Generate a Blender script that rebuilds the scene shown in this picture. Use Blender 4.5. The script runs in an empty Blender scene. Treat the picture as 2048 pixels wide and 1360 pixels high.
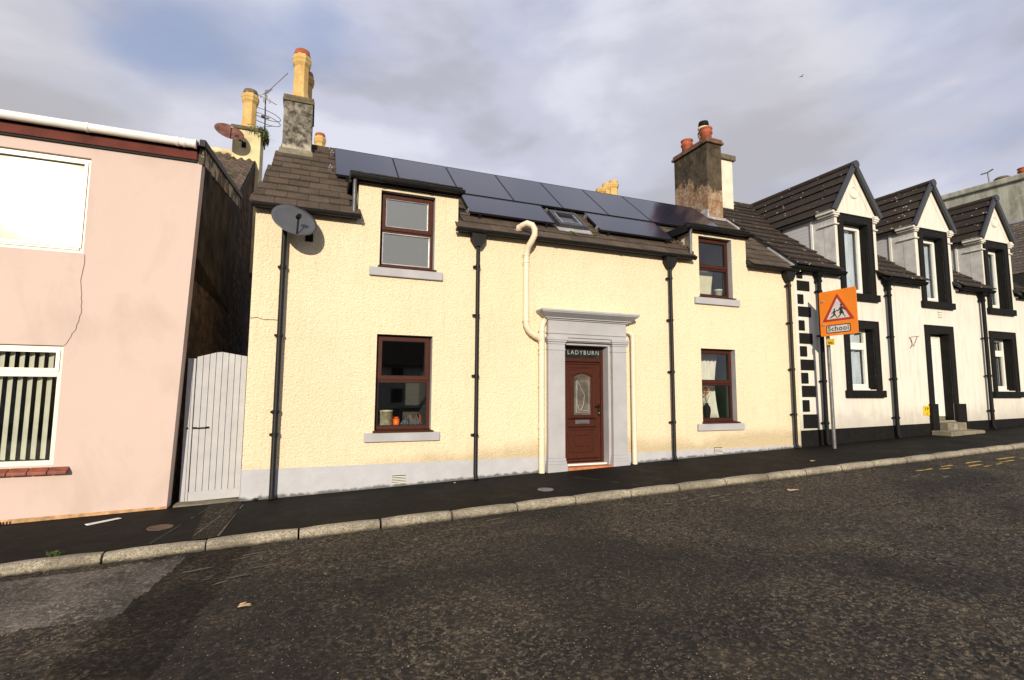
import bpy, bmesh, math, random
from mathutils import Vector, Matrix
from mathutils.geometry import tessellate_polygon
random.seed(7)
S = bpy.context.scene
COL = S.collection
PI = math.pi

# ------------------------------------------------------------------ camera
cam = bpy.data.objects.new('camera', bpy.data.cameras.new('camera')); COL.objects.link(cam)
S.camera = cam
cam.data.sensor_width = 36.0
cam.data.lens = 1035.5 / 2048 * 36
cam.data.clip_start = 0.1; cam.data.clip_end = 3000
yaw, pitch, roll = 0.37581, 0.09763, -0.00579
f = Vector((math.sin(yaw)*math.cos(pitch), math.cos(yaw)*math.cos(pitch), math.sin(pitch)))
r = Vector((math.cos(yaw), -math.sin(yaw), 0)); d = f.cross(r)
cr, sr = math.cos(roll), math.sin(roll)
r2 = cr*r + sr*d; d2 = -sr*r + cr*d
cam.matrix_world = Matrix(((r2.x, -d2.x, -f.x, 0), (r2.y, -d2.y, -f.y, -9.0), (r2.z, -d2.z, -f.z, 1.5), (0, 0, 0, 1)))

# ------------------------------------------------------------------ render
S.view_settings.view_transform = 'Standard'; S.view_settings.look = 'None'
S.view_settings.exposure = 0.0; S.view_settings.gamma = 1.0
try: S.view_settings.use_curve_mapping = False
except Exception: pass

# ------------------------------------------------------------------ sun and sky
SUN = Vector((-0.35, -0.90, 0.268)).normalized()
elev = math.asin(SUN.z); az = math.atan2(SUN.x, SUN.y)
sl = bpy.data.lights.new('sun', 'SUN'); sl.energy = 5.0; sl.angle = math.radians(0.5); sl.color = (1.0, 0.88, 0.70)
so = bpy.data.objects.new('sun', sl); COL.objects.link(so)
so.rotation_euler = SUN.to_track_quat('Z', 'Y').to_euler()
W = bpy.data.worlds.new('World'); S.world = W; W.use_nodes = True
nt = W.node_tree; nt.nodes.clear()
def N(t, typ, **kw):
    n = t.nodes.new(typ)
    for k, v in kw.items():
        if k.startswith('i_'):
            key = k[2:]
            key = int(key) if key.isdigit() else key
            n.inputs[key].default_value = v
        else: setattr(n, k, v)
    return n
def mixc(t, fac, a, b, blend='MIX'):
    m = t.nodes.new('ShaderNodeMix'); m.data_type = 'RGBA'; m.blend_type = blend
    for s, v in ((m.inputs[0], fac), (m.inputs[6], a), (m.inputs[7], b)):
        if hasattr(v, 'links') or hasattr(v, 'is_linked'): t.links.new(v, s)
        else: s.default_value = v if not isinstance(v, tuple) else (*v[:3], 1)
    return m.outputs[2]
def ramp(t, src, stops, interp='LINEAR'):
    n = t.nodes.new('ShaderNodeValToRGB'); n.color_ramp.interpolation = interp
    e = n.color_ramp.elements
    while len(e) < len(stops): e.new(0.5)
    for k, (p, c) in enumerate(stops):
        e[k].position = p
        e[k].color = (c, c, c, 1) if not isinstance(c, tuple) else (*c, 1)
    t.links.new(src, n.inputs[0]); return n.outputs[0]
def math2(t, op, a, b=0.0, clamp=False):
    n = t.nodes.new('ShaderNodeMath'); n.operation = op; n.use_clamp = clamp
    for s, v in ((n.inputs[0], a), (n.inputs[1], b)):
        if hasattr(v, 'is_linked'): t.links.new(v, s)
        else: s.default_value = v
    return n.outputs[0]
sky = N(nt, 'ShaderNodeTexSky', sky_type='NISHITA', sun_disc=False, sun_elevation=elev, sun_rotation=az, altitude=20, air_density=1.0, dust_density=1.0, ozone_density=2.0)
tc = N(nt, 'ShaderNodeTexCoord')
mp = N(nt, 'ShaderNodeMapping'); mp.inputs['Scale'].default_value = (1.0, 1.0, 2.2)
nt.links.new(tc.outputs['Generated'], mp.inputs[0])
n1 = N(nt, 'ShaderNodeTexNoise', i_Scale=1.9, i_Detail=5.0, i_Roughness=0.5, i_Distortion=0.3)
nt.links.new(mp.outputs[0], n1.inputs['Vector'])
n2 = N(nt, 'ShaderNodeTexNoise', i_Scale=3.1, i_Detail=6.0, i_Roughness=0.5, i_Distortion=0.2)
mp2 = N(nt, 'ShaderNodeMapping'); mp2.inputs['Location'].default_value = (3.1, 1.7, 5.0); mp2.inputs['Scale'].default_value = (1.0, 1.0, 2.4)
nt.links.new(tc.outputs['Generated'], mp2.inputs[0]); nt.links.new(mp2.outputs[0], n2.inputs['Vector'])
def blob(dx, dy, dz, rad, amt):
    v = Vector((dx, dy, dz)).normalized()
    dn = N(nt, 'ShaderNodeVectorMath', operation='DISTANCE'); nt.links.new(tc.outputs['Generated'], dn.inputs[0]); dn.inputs[1].default_value = v
    q = math2(nt, 'DIVIDE', dn.outputs['Value'], rad)
    q = math2(nt, 'SUBTRACT', 1.0, q, True)
    q = math2(nt, 'MULTIPLY', q, q)
    return math2(nt, 'MULTIPLY', q, amt)
cover = n1.outputs['Fac']
# blue gaps (world directions)
for b in [(-0.20, .82, .50, .20, -.26), (-.36, .75, .66, .20, -.26), (-.02, .84, .58, .22, -.18), (.62, .9, .36, .25, -.14), (1.5, .6, .75, .3, -.12)]:
    cover = math2(nt, 'ADD', cover, blob(*b))
cmask = ramp(nt, cover, [(0.20, 0.25), (0.46, 1.0)], 'EASE')
ccol = ramp(nt, n2.outputs['Fac'], [(0.34, (5.8, 5.85, 6.8)), (0.5, (7.1, 7.25, 8.7)), (0.66, (9.0, 9.1, 10.4))], 'EASE')
warm = math2(nt, 'ADD', math2(nt, 'ADD', blob(-.62, .85, .22, .75, 1.0), blob(.95, .8, .65, .5, .35)), blob(.17, -.95, .25, .7, 1.0), True)
warm = math2(nt, 'MULTIPLY', warm, 1.2, True)
ccol = mixc(nt, warm, ccol, mixc(nt, n2.outputs['Fac'], (5.2, 4.95, 4.8), (7.9, 7.5, 7.0)))
skyc = mixc(nt, 0.7, sky.outputs[0], (4.4, 5.6, 8.8))
bg = N(nt, 'ShaderNodeBackground', i_Strength=0.085)
nt.links.new(mixc(nt, cmask, skyc, ccol), bg.inputs[0])
wo = N(nt, 'ShaderNodeOutputWorld'); nt.links.new(bg.outputs[0], wo.inputs[0])

# ------------------------------------------------------------------ materials
def mat(name, col=(.5, .5, .5), rough=.8, metal=0.0, spec=0.5, noise=None, bump=None, build=None):
    """noise=(scale, amount), bump=(scale, strength, distance)"""
    m = bpy.data.materials.new(name); m.use_nodes = True
    t = m.node_tree; b = t.nodes['Principled BSDF']
    b.inputs['Base Color'].default_value = (*col, 1); b.inputs['Roughness'].default_value = rough
    b.inputs['Metallic'].default_value = metal; b.inputs['Specular IOR Level'].default_value = spec
    tcn = t.nodes.new('ShaderNodeTexCoord'); oc = tcn.outputs['Object']
    out = None
    if build: out = build(t, b, oc)
    elif noise:
        n = N(t, 'ShaderNodeTexNoise', i_Scale=noise[0], i_Detail=6.0, i_Roughness=.6); t.links.new(oc, n.inputs['Vector'])
        fr = ramp(t, n.outputs['Fac'], [(0.3, 1.0-noise[1]), (0.7, 1.0+noise[1]*.6)])
        t.links.new(mixc(t, 1.0, (*col, 1), fr, 'MULTIPLY'), b.inputs['Base Color'])
    if bump:
        n = N(t, 'ShaderNodeTexNoise', i_Scale=bump[0], i_Detail=5.0, i_Roughness=.6); t.links.new(oc, n.inputs['Vector'])
        bp = N(t, 'ShaderNodeBump', i_Strength=bump[1], i_Distance=bump[2]); t.links.new(n.outputs['Fac'], bp.inputs['Height'])
        t.links.new(bp.outputs[0], b.inputs['Normal'])
    return m
def nz(t, oc, scale, detail=5.0, rough=.55, dist=0.0, scl=None, loc=None):
    v = oc
    if scl or loc:
        m = N(t, 'ShaderNodeMapping')
        if scl: m.inputs['Scale'].default_value = scl
        if loc: m.inputs['Location'].default_value = loc
        t.links.new(oc, m.inputs[0]); v = m.outputs[0]
    n = N(t, 'ShaderNodeTexNoise', i_Scale=scale, i_Detail=detail, i_Roughness=rough, i_Distortion=dist)
    t.links.new(v, n.inputs['Vector']); return n.outputs['Fac']
def setbump(t, b, h, strength, dist):
    bp = N(t, 'ShaderNodeBump', i_Strength=strength, i_Distance=dist); t.links.new(h, bp.inputs['Height']); t.links.new(bp.outputs[0], b.inputs['Normal'])
def sepz(t, oc, world=True):
    s = N(t, 'ShaderNodeSeparateXYZ')
    if world:   # heights above the street are read in world space
        g = N(t, 'ShaderNodeNewGeometry'); oc = g.outputs['Position']
    t.links.new(oc, s.inputs[0]); return s.outputs

def harl(base, dirt_shade=(.42, .34, .2), bumpd=.02, splash_shade=True, zg=0.12):
    def bd(t, b, oc):
        big = nz(t, oc, .55, 4); mid = nz(t, oc, 5, 5, .6); fine = nz(t, oc, 34, 4, .6, .2)
        c = mixc(t, ramp(t, big, [(.35, 0.0), (.7, .5)]), base, tuple(x*.84 for x in base))
        c = mixc(t, ramp(t, mid, [(.5, 0.0), (.75, .22)]), c, tuple(x*.72 for x in base))
        c = mixc(t, ramp(t, fine, [(.28, .4), (.5, 0.0)]), c, tuple(a*.6 for a in base))
        sx = nz(t, oc, 4, 6, .7, .2, scl=(2.2, 2.2, .16))
        c = mixc(t, ramp(t, sx, [(.54, 0.0), (.74, .32)]), c, tuple(x*.62 for x in base))
        if splash_shade:   # soft low shadow painted in with splashed grime above the plinth, ragged
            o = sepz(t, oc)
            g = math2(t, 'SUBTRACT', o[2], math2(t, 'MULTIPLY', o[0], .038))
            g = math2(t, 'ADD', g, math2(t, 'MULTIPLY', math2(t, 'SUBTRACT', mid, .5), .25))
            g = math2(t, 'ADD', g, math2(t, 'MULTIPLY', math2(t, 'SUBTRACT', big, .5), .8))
            c = mixc(t, ramp(t, g, [(zg, .62), (zg+.30, 0.0)], 'EASE'), c, dirt_shade)
        t.links.new(c, b.inputs['Base Color'])
        h = math2(t, 'ADD', fine, math2(t, 'MULTIPLY', nz(t, oc, 13, 3), .5))
        setbump(t, b, h, 1.0, bumpd)
    return bd
M = {}
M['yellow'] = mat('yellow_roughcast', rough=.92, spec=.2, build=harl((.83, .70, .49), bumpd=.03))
M['grey_paint'] = mat('grey_masonry_paint', (.34, .342, .365), .75, noise=(3, .12), bump=(22, .25, .008))
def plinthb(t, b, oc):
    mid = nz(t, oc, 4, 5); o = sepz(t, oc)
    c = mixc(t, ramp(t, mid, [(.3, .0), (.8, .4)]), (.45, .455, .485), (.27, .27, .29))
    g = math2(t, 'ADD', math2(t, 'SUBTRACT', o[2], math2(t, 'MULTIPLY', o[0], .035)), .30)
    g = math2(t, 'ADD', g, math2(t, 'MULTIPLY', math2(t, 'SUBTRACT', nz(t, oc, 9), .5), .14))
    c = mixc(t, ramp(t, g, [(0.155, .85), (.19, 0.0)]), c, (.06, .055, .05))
    t.links.new(c, b.inputs['Base Color']); setbump(t, b, nz(t, oc, 16), .4, .012)
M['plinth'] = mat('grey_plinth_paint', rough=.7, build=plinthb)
M['door_stone'] = mat('grey_painted_stone', (.385, .385, .405), .65, spec=.3, noise=(2.5, .12), bump=(30, .12, .004))
def wood(base, dark, sx=1, grain=(14, 14, 1.2)):
    def bd(t, b, oc):
        g = nz(t, oc, 6, 6, .65, 1.2, scl=grain)
        t.links.new(mixc(t, ramp(t, g, [(.35, 0.0), (.65, 1.0)]), base, dark), b.inputs['Base Color'])
        setbump(t, b, g, .12, .003)
    return bd
M['rosewood'] = mat('rosewood_upvc', rough=.5, spec=.22, build=wood((.075, .0185, .009), (.034, .009, .005)))
M['rosewood_h'] = mat('rosewood_upvc_rail', rough=.5, spec=.22, build=wood((.075, .0185, .009), (.034, .009, .005), grain=(1.2, 14, 14)))
M['black_pvc'] = mat('black_gutter_plastic', (.010, .0095, .0095), .55, spec=.25, noise=(9, .4), bump=(20, .08, .003))
M['black_iron'] = mat('black_painted_iron', (.008, .008, .008), .65, spec=.15, noise=(9, .4), bump=(40, .3, .004))
M['cream_pvc'] = mat('cream_soil_pipe_plastic', (.74, .63, .47), .45, noise=(4, .10))
M['white_pvc'] = mat('white_upvc', (.78, .76, .70), .35, noise=(6, .08))
M['cream_frame'] = mat('cream_upvc_frame', (.76, .72, .60), .4, noise=(6, .1))
M['dark'] = mat('dark_interior', (.02, .02, .02), .9, noise=(3, .3))
M['room'] = mat('dim_room_wall', (.06, .055, .05), .9, noise=(1.5, .3))
M['room_green'] = mat('green_room_wall', (.11, .22, .09), .9, noise=(1.2, .2))
M['room_pale'] = mat('pale_room_wall', (.35, .34, .31), .9, noise=(1.2, .2))
def glassm(name, rough=.02, tint=(.95, .965, .95), mul=1.0, add=0.01):
    m = bpy.data.materials.new(name); m.use_nodes = True; t = m.node_tree; t.nodes.clear()
    fr = N(t, 'ShaderNodeFresnel'); ge = N(t, 'ShaderNodeNewGeometry')   # same reflectance from both faces of the pane
    t.links.new(math2(t, 'SUBTRACT', 1.5, math2(t, 'MULTIPLY', ge.outputs['Backfacing'], 1.5-1/1.5)), fr.inputs['IOR'])
    tr = N(t, 'ShaderNodeBsdfTransparent'); tr.inputs[0].default_value = (*tint, 1)
    gl = N(t, 'ShaderNodeBsdfGlossy', i_Roughness=rough)
    
    mx = N(t, 'ShaderNodeMixShader'); t.links.new(math2(t, 'ADD', math2(t, 'MULTIPLY', fr.outputs[0], mul), add, True), mx.inputs[0])
    t.links.new(tr.outputs[0], mx.inputs[1]); t.links.new(gl.outputs[0], mx.inputs[2])
    o = N(t, 'ShaderNodeOutputMaterial'); t.links.new(mx.outputs[0], o.inputs[0]); return m
M['glass'] = glassm('window_glass')
M['glass_sky'] = glassm('coated_window_glass', .06, (.7, .75, .7), 1.2, .50)
M['glass_glare'] = glassm('weathered_window_glass', .15, (.95, .95, .93), .20, .0)
M['glass_pink'] = glassm('lower_window_glass', .03, (.95, .96, .94), 1.0, .01)
M['frost'] = mat('obscured_door_glass', (.12, .105, .085), .12, noise=(3, .7), bump=(30, .2, .006))
def tile_mat(name, a, b2, specks=False, moss=.0):
    def bd(t, b, oc):
        at = N(t, 'ShaderNodeAttribute', attribute_name='tint')
        c = mixc(t, at.outputs['Fac'], a, b2)
        c = mixc(t, ramp(t, nz(t, oc, 3, 6, .65), [(.4, 0.0), (.7, .6)]), c, tuple(x*.5 for x in a))
        c = mixc(t, ramp(t, nz(t, oc, 40, 3), [(.55, 0.0), (.7, .5)]), c, tuple(min(1, x*1.9) for x in b2))
        if moss: c = mixc(t, ramp(t, nz(t, oc, 2.2, 6, .7, loc=(5, 1, 2)), [(.55, 0.0), (.66, moss)]), c, (.05, .06, .012))
        if specks:
            v = N(t, 'ShaderNodeTexVoronoi', i_Scale=13.0); v.feature = 'F1'; t.links.new(oc, v.inputs['Vector'])
            cc = N(t, 'ShaderNodeSeparateColor'); t.links.new(v.outputs['Color'], cc.inputs[0])
            sel = math2(t, 'GREATER_THAN', cc.outputs[0], .80)
            dd = math2(t, 'LESS_THAN', math2(t, 'ADD', v.outputs['Distance'], math2(t, 'MULTIPLY', nz(t, oc, 50), .3)), math2(t, 'MULTIPLY', cc.outputs[1], .52))
            c = mixc(t, math2(t, 'MULTIPLY', sel, dd), c, (.50, .46, .36))
        t.links.new(c, b.inputs['Base Color']); setbump(t, b, math2(t, 'ADD', nz(t, oc, 60, 3), nz(t, oc, 8, 4)), .5, .01)
    return mat(name, rough=.9, spec=.25, build=bd)
M['tile'] = tile_mat('brown_concrete_tile', (.058, .043, .033), (.105, .078, .056), moss=.35)
M['tile_white_house'] = tile_mat('dark_lichen_tile', (.030, .023, .019), (.052, .039, .030), specks=True)
M['pantile'] = tile_mat('mossy_pantile', (.10, .075, .06), (.19, .14, .11), moss=.9)
M['slate'] = tile_mat('weathered_slate', (.085, .068, .055), (.14, .115, .095), specks=True)
def white_r(t, b, oc):
    big = nz(t, oc, .8, 5, .6); st = nz(t, oc, 3, 6, .6, .3, scl=(3, 3, .35)); mid = nz(t, oc, 3, 5)
    base = (.66, .63, .56)
    c = mixc(t, ramp(t, st, [(.48, 0.0), (.75, .45)]), base, (.40, .36, .25))
    c = mixc(t, ramp(t, big, [(.5, 0.0), (.75, .35)]), c, (.50, .50, .50))
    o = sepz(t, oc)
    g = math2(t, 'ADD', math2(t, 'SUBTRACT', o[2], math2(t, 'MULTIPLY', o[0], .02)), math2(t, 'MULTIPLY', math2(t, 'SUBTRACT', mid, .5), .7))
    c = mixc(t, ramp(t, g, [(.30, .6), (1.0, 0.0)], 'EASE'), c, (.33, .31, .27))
    t.links.new(c, b.inputs['Base Color']); setbump(t, b, math2(t, 'ADD', mid, nz(t, oc, 20)), .25, .012)
M['white_render'] = mat('white_painted_render', rough=.85, spec=.25, build=white_r)
def blackp(t, b, oc):
    c = mixc(t, ramp(t, nz(t, oc, 26, 5, .7), [(.66, 0.0), (.69, .9)]), (.007, .0065, .006), (.42, .34, .22))
    t.links.new(c, b.inputs['Base Color']); setbump(t, b, nz(t, oc, 14), .4, .01)
M['black_paint'] = mat('chipped_black_paint', rough=.7, spec=.2, build=blackp)
M['black_clean'] = mat('black_masonry_paint', (.007, .0065, .006), .75, spec=.2, noise=(6, .5), bump=(12, .4, .012))
def pinkb(t, b, oc):
    big = nz(t, oc, .5, 4); st = nz(t, oc, 1.4, 5, .6, .4, scl=(1, 1, .7))
    c = mixc(t, ramp(t, big, [(.35, 0.0), (.7, .4)]), (.57, .45, .40), (.505, .40, .36))
    c = mixc(t, ramp(t, st, [(.5, 0.0), (.72, .55)]), c, (.44, .35, .30))
    c = mixc(t, ramp(t, nz(t, oc, 60, 2), [(.72, 0.0), (.76, .4)]), c, (.35, .24, .18))
    t.links.new(c, b.inputs['Base Color']); setbump(t, b, math2(t, 'ADD', nz(t, oc, 26, 3), nz(t, oc, 3, 3)), .22, .01)
M['pink'] = mat('pink_smooth_render', rough=.85, spec=.25, build=pinkb)
M['base_ochre'] = mat('peeling_ochre_base', (.50, .29, .14), .9, noise=(9, .5), bump=(18, .5, .02))
M['red_board'] = mat('red_brown_fascia', (.11, .024, .016), .7, spec=.2, noise=(5, .35), bump=(10, .1, .004))
M['red_tile_sill'] = mat('red_clay_sill_tile', (.22, .055, .028), .6, noise=(8, .5), bump=(14, .3, .01))
def stoneb(a, c2, sc=3.2):
    def bd(t, b, oc):
        v = N(t, 'ShaderNodeTexVoronoi', i_Scale=sc); v.feature = 'F1'
        m = N(t, 'ShaderNodeMapping'); m.inputs['Scale'].default_value = (1, 1, 1.7); t.links.new(oc, m.inputs[0])
        w = N(t, 'ShaderNodeVectorMath', operation='ADD'); t.links.new(m.outputs[0], w.inputs[0])
        nn = N(t, 'ShaderNodeTexNoise', i_Scale=3.0, i_Detail=3.0); t.links.new(oc, nn.inputs['Vector'])
        sc2 = N(t, 'ShaderNodeVectorMath', operation='SCALE'); sc2.inputs['Scale'].default_value = .35; t.links.new(nn.outputs['Color'], sc2.inputs[0]); t.links.new(sc2.outputs[0], w.inputs[1])
        t.links.new(w.outputs[0], v.inputs['Vector'])
        cc = N(t, 'ShaderNodeSeparateColor'); t.links.new(v.outputs['Color'], cc.inputs[0])
        c = mixc(t, cc.outputs[0], a, c2)
        c = mixc(t, ramp(t, nz(t, oc, 1.3, 6, .7), [(.4, 0.0), (.65, .8)]), c, tuple(x*.35 for x in a))
        t.links.new(c, b.inputs['Base Color'])
        setbump(t, b, math2(t, 'ADD', math2(t, 'MULTIPLY', v.outputs['Distance'], -1.5), nz(t, oc, 10, 5)), .9, .04)
    return bd
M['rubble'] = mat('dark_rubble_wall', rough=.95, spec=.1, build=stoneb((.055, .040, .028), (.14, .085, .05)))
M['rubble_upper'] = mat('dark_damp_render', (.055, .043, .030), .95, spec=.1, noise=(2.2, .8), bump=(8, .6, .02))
def chimgrey(t, b, oc):
    st = nz(t, oc, 9, 8, .78, .6); big = nz(t, oc, 2.2, 6, .7)
    c = mixc(t, ramp(t, st, [(.40, 0.0), (.64, 1.0)]), (.040, .036, .030), (.27, .245, .20))
    c = mixc(t, ramp(t, big, [(.53, 0.0), (.62, .5)]), c, (.34, .31, .26))
    o = sepz(t, oc, False)
    g = math2(t, 'ADD', o[2], math2(t, 'MULTIPLY', math2(t, 'SUBTRACT', nz(t, oc, 6), .5), .6))
    c = mixc(t, ramp(t, g, [(0.12, 1.0), (.22, 0.0)]), c, (.42, .38, .31))
    t.links.new(c, b.inputs['Base Color']); setbump(t, b, st, .5, .02)
M['chim_grey'] = mat('stained_grey_stack_render', rough=.92, spec=.15, build=chimgrey)
def chimbrown(t, b, oc):
    st = nz(t, oc, 2.6, 8, .72, .8); fine = nz(t, oc, 12, 5)
    c = mixc(t, ramp(t, st, [(.35, 0.0), (.66, 1.0)]), (.036, .029, .022), (.115, .092, .062))
    o = sepz(t, oc, False)
    g = math2(t, 'ADD', o[2], math2(t, 'MULTIPLY', math2(t, 'SUBTRACT', nz(t, oc, 3.4, 7, .75), .5), 1.9))
    expo = mixc(t, ramp(t, nz(t, oc, 5, 6, .7, .5), [(.35, 0.0), (.5, .5), (.62, 1.0)]), (.25, .11, .035), (.42, .34, .26))
    expo = mixc(t, ramp(t, fine, [(.4, .55), (.6, 0.0)]), expo, (.10, .06, .035))
    c = mixc(t, ramp(t, math2(t, 'SUBTRACT', g, math2(t, 'MULTIPLY', o[1], .42)), [(.66, 1.0), (.80, 0.0)]), c, expo)
    t.links.new(c, b.inputs['Base Color']); setbump(t, b, math2(t, 'ADD', st, math2(t, 'MULTIPLY', fine, .4)), .8, .04)
M['chim_brown'] = mat('crumbling_brown_stack_render', rough=.95, spec=.1, build=chimbrown)
M['sandstone'] = mat('mossy_sandstone_cap', (.13, .105, .065), .95, noise=(7, .5), bump=(14, .6, .02))
M['brick_cap'] = mat('red_brick_cap', (.17, .085, .05), .95, noise=(7, .7), bump=(14, .6, .02))
M['cream_chim'] = mat('cream_painted_stack', (.62, .53, .30), .9, noise=(3, .3), bump=(12, .4, .02))
def potm(t, b, oc):
    c = mixc(t, ramp(t, nz(t, oc, 3, 6, .65, scl=(1, 1, .6)), [(.35, 0.0), (.7, 1.0)]), (.60, .43, .16), (.46, .27, .07))
    c = mixc(t, ramp(t, nz(t, oc, 9, 6, .7), [(.55, 0.0), (.7, .6)]), c, (.20, .12, .05))
    t.links.new(c, b.inputs['Base Color']); setbump(t, b, nz(t, oc, 18), .2, .01)
M['buff_pot'] = mat('buff_clay_pot', rough=.7, build=potm)
M['red_pot'] = mat('terracotta_pot', (.36, .085, .035), .7, noise=(8, .45), bump=(18, .2, .01))
M['lead'] = mat('weathered_lead', (.42, .42, .43), .5, metal=.2, noise=(6, .4), bump=(8, .4, .02))
M['lead_dark'] = mat('dark_lead', (.13, .13, .14), .45, metal=.3, noise=(6, .4), bump=(8, .4, .02))
def pvb(t, b, oc):
    b.inputs['Base Color'].default_value = (.009, .010, .026, 1)
M['pv'] = mat('solar_glass', rough=.16, spec=.75, build=pvb)
M['pv_frame'] = mat('black_anodised_frame', (.01, .01, .012), .35)
M['alu'] = mat('aluminium', (.55, .55, .56), .35, metal=.9, noise=(8, .2))
M['gate'] = mat('pale_grey_gate_paint', (.43, .43, .445), .6, spec=.25, noise=(4, .12), bump=(20, .12, .004))
M['dish'] = mat('dark_grey_dish_paint', (.075, .077, .083), .3, noise=(4, .2))
M['rust'] = mat('rusty_dish', (.16, .065, .045), .8, noise=(5, .6), bump=(20, .4, .008))
M['orange'] = mat('orange_sign_sheet', (.85, .23, .008), .4, noise=(3, .08))
M['sign_white'] = mat('white_sign_sheet', (.62, .62, .64), .4, noise=(9, .12))
M['sign_red'] = mat('red_sign_sheet', (.42, .02, .012), .4, noise=(5, .15))
M['sign_black'] = mat('black_sign_vinyl', (.012, .012, .014), .4)
M['galv'] = mat('galvanised_steel', (.17, .17, .175), .5, metal=.5, noise=(9, .4), bump=(30, .15, .004))
M['yellow_label'] = mat('yellow_label', (.75, .48, .02), .5, noise=(9, .15))
def claddb(t, b, oc):
    o = sepz(t, oc)
    w = math2(t, 'FRACT', math2(t, 'MULTIPLY', o[2], 9.5))
    c = mixc(t, ramp(t, w, [(.0, 1.0), (.10, 0.0)]), (.56, .56, .57), (.25, .25, .26))
    t.links.new(c, b.inputs['Base Color']); setbump(t, b, w, .5, .02)
M['cladding'] = mat('grey_plank_cladding', rough=.5, build=claddb)
M['grey_render'] = mat('grey_side_render', (.58, .57, .55), .9, noise=(4, .25), bump=(20, .4, .01))
def streak(t, b, oc):
    st = nz(t, oc, 3, 7, .7, .2, scl=(1.3, 1.3, .12)); mid = nz(t, oc, 4, 7, .7)
    c = mixc(t, ramp(t, st, [(.38, 0.0), (.62, 1.0)]), (.46, .46, .38), (.24, .24, .18))
    c = mixc(t, ramp(t, mid, [(.5, 0.0), (.7, .7)]), c, (.50, .49, .42))
    t.links.new(c, b.inputs['Base Color']); setbump(t, b, mid, .4, .03)
M['streaked'] = mat('streaked_grey_render', rough=.95, build=streak)
def curtainb(col):
    def bd(t, b, oc):
        t.links.new(mixc(t, ramp(t, nz(t, oc, 9, 3, .5, scl=(2, 2, .2)), [(.3, 0.0), (.7, 1.0)]), col, tuple(x*.75 for x in col)), b.inputs['Base Color'])
        b.inputs['Subsurface Weight'].default_value = 0
    return bd
M['curtain'] = mat('white_net_curtain', rough=.9, build=curtainb((.75, .73, .66)))
M['curtain_grey'] = mat('grey_net_curtain', rough=.9, build=curtainb((.55, .60, .70)))
M['curtain_pale'] = mat('sheer_blind_fabric', rough=.9, build=curtainb((.50, .47, .38)))
M['blind_fabric'] = mat('vertical_blind_fabric', (.60, .60, .53), .85, noise=(4, .15))
def kerbb(t, b, oc):
    v = N(t, 'ShaderNodeTexVoronoi', i_Scale=75.0); t.links.new(oc, v.inputs['Vector'])
    cc = N(t, 'ShaderNodeSeparateColor'); t.links.new(v.outputs['Color'], cc.inputs[0])
    c = mixc(t, cc.outputs[0], (.25, .215, .155), (.52, .465, .355))
    c = mixc(t, ramp(t, cc.outputs[1], [(.7, 0.0), (.9, .6)]), c, (.11, .09, .06))
    c = mixc(t, ramp(t, nz(t, oc, 1.3, 6, .65), [(.40, .0), (.66, .8)]), c, (.13, .112, .08))
    o = sepz(t, oc)
    g = math2(t, 'ADD', math2(t, 'SUBTRACT', o[2], math2(t, 'MULTIPLY', o[0], .035)), math2(t, 'MULTIPLY', math2(t, 'SUBTRACT', nz(t, oc, 14), .5), .05))
    c = mixc(t, ramp(t, math2(t, 'ADD', g, .3), [(.04, .9), (.075, 0.0)]), c, (.04, .035, .022))
    t.links.new(c, b.inputs['Base Color']); setbump(t, b, math2(t, 'ADD', nz(t, oc, 60), v.outputs['Distance']), .8, .012)
M['kerb'] = mat('granite_kerb', rough=.9, build=kerbb)
def asphalt(dark, stone, vs, bumpd, pale=(.3, .25, .18), palef=.93, patch=.5, bs=.9, contrast=1.0):
    def bd(t, b, oc):
        v = N(t, 'ShaderNodeTexVoronoi', i_Scale=vs); t.links.new(oc, v.inputs['Vector'])
        cc = N(t, 'ShaderNodeSeparateColor'); t.links.new(v.outputs['Color'], cc.inputs[0])
        v2 = N(t, 'ShaderNodeTexVoronoi', i_Scale=vs*1.9); t.links.new(oc, v2.inputs['Vector'])
        c2 = N(t, 'ShaderNodeSeparateColor'); t.links.new(v2.outputs['Color'], c2.inputs[0])
        big = nz(t, oc, .35, 5, .6, .5); mid = nz(t, oc, 1.6, 7, .7, .6); rg = nz(t, oc, 24, 5, .7, .2); r3 = nz(t, oc, 45, 3, .6)
        k = math2(t, 'MULTIPLY', math2(t, 'POWER', cc.outputs[0], 1.7), ramp(t, rg, [(.42, .03), (.56, 1.0)]))
        c = mixc(t, k, dark, stone)
        c = mixc(t, ramp(t, mid, [(.46, 0.0), (.74, patch)]), c, tuple(x*1.25 for x in stone))
        c = mixc(t, ramp(t, big, [(.40, .75), (.56, 0.0)]), c, tuple(x*.7 for x in dark))
        sel = math2(t, 'GREATER_THAN', c2.outputs[1], palef)
        dd = math2(t, 'LESS_THAN', v2.outputs['Distance'], .38)
        c = mixc(t, math2(t, 'MULTIPLY', math2(t, 'MULTIPLY', sel, dd), c2.outputs[2]), c, mixc(t, c2.outputs[0], pale, tuple(x*.6 for x in (pale[0], pale[0], pale[0]))))
        t.links.new(c, b.inputs['Base Color'])
        h = math2(t, 'ADD', math2(t, 'MULTIPLY', r3, .5), math2(t, 'MULTIPLY', rg, 1.0))
        setbump(t, b, h, bs, bumpd)
        t.links.new(ramp(t, mid, [(.3, .66), (.7, .92)]), b.inputs['Roughness'])
    return bd
M['road'] = mat('worn_chipped_asphalt', rough=.85, spec=.3, build=asphalt((.0075, .0062, .005), (.17, .132, .085), 44, .03, (.60, .42, .25), .95, .22, .8))
M['road_patch'] = mat('pale_chipping_patch', rough=.9, spec=.3, build=asphalt((.055, .047, .039), (.42, .37, .31), 44, .08, (.55, .48, .4), .88))
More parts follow.
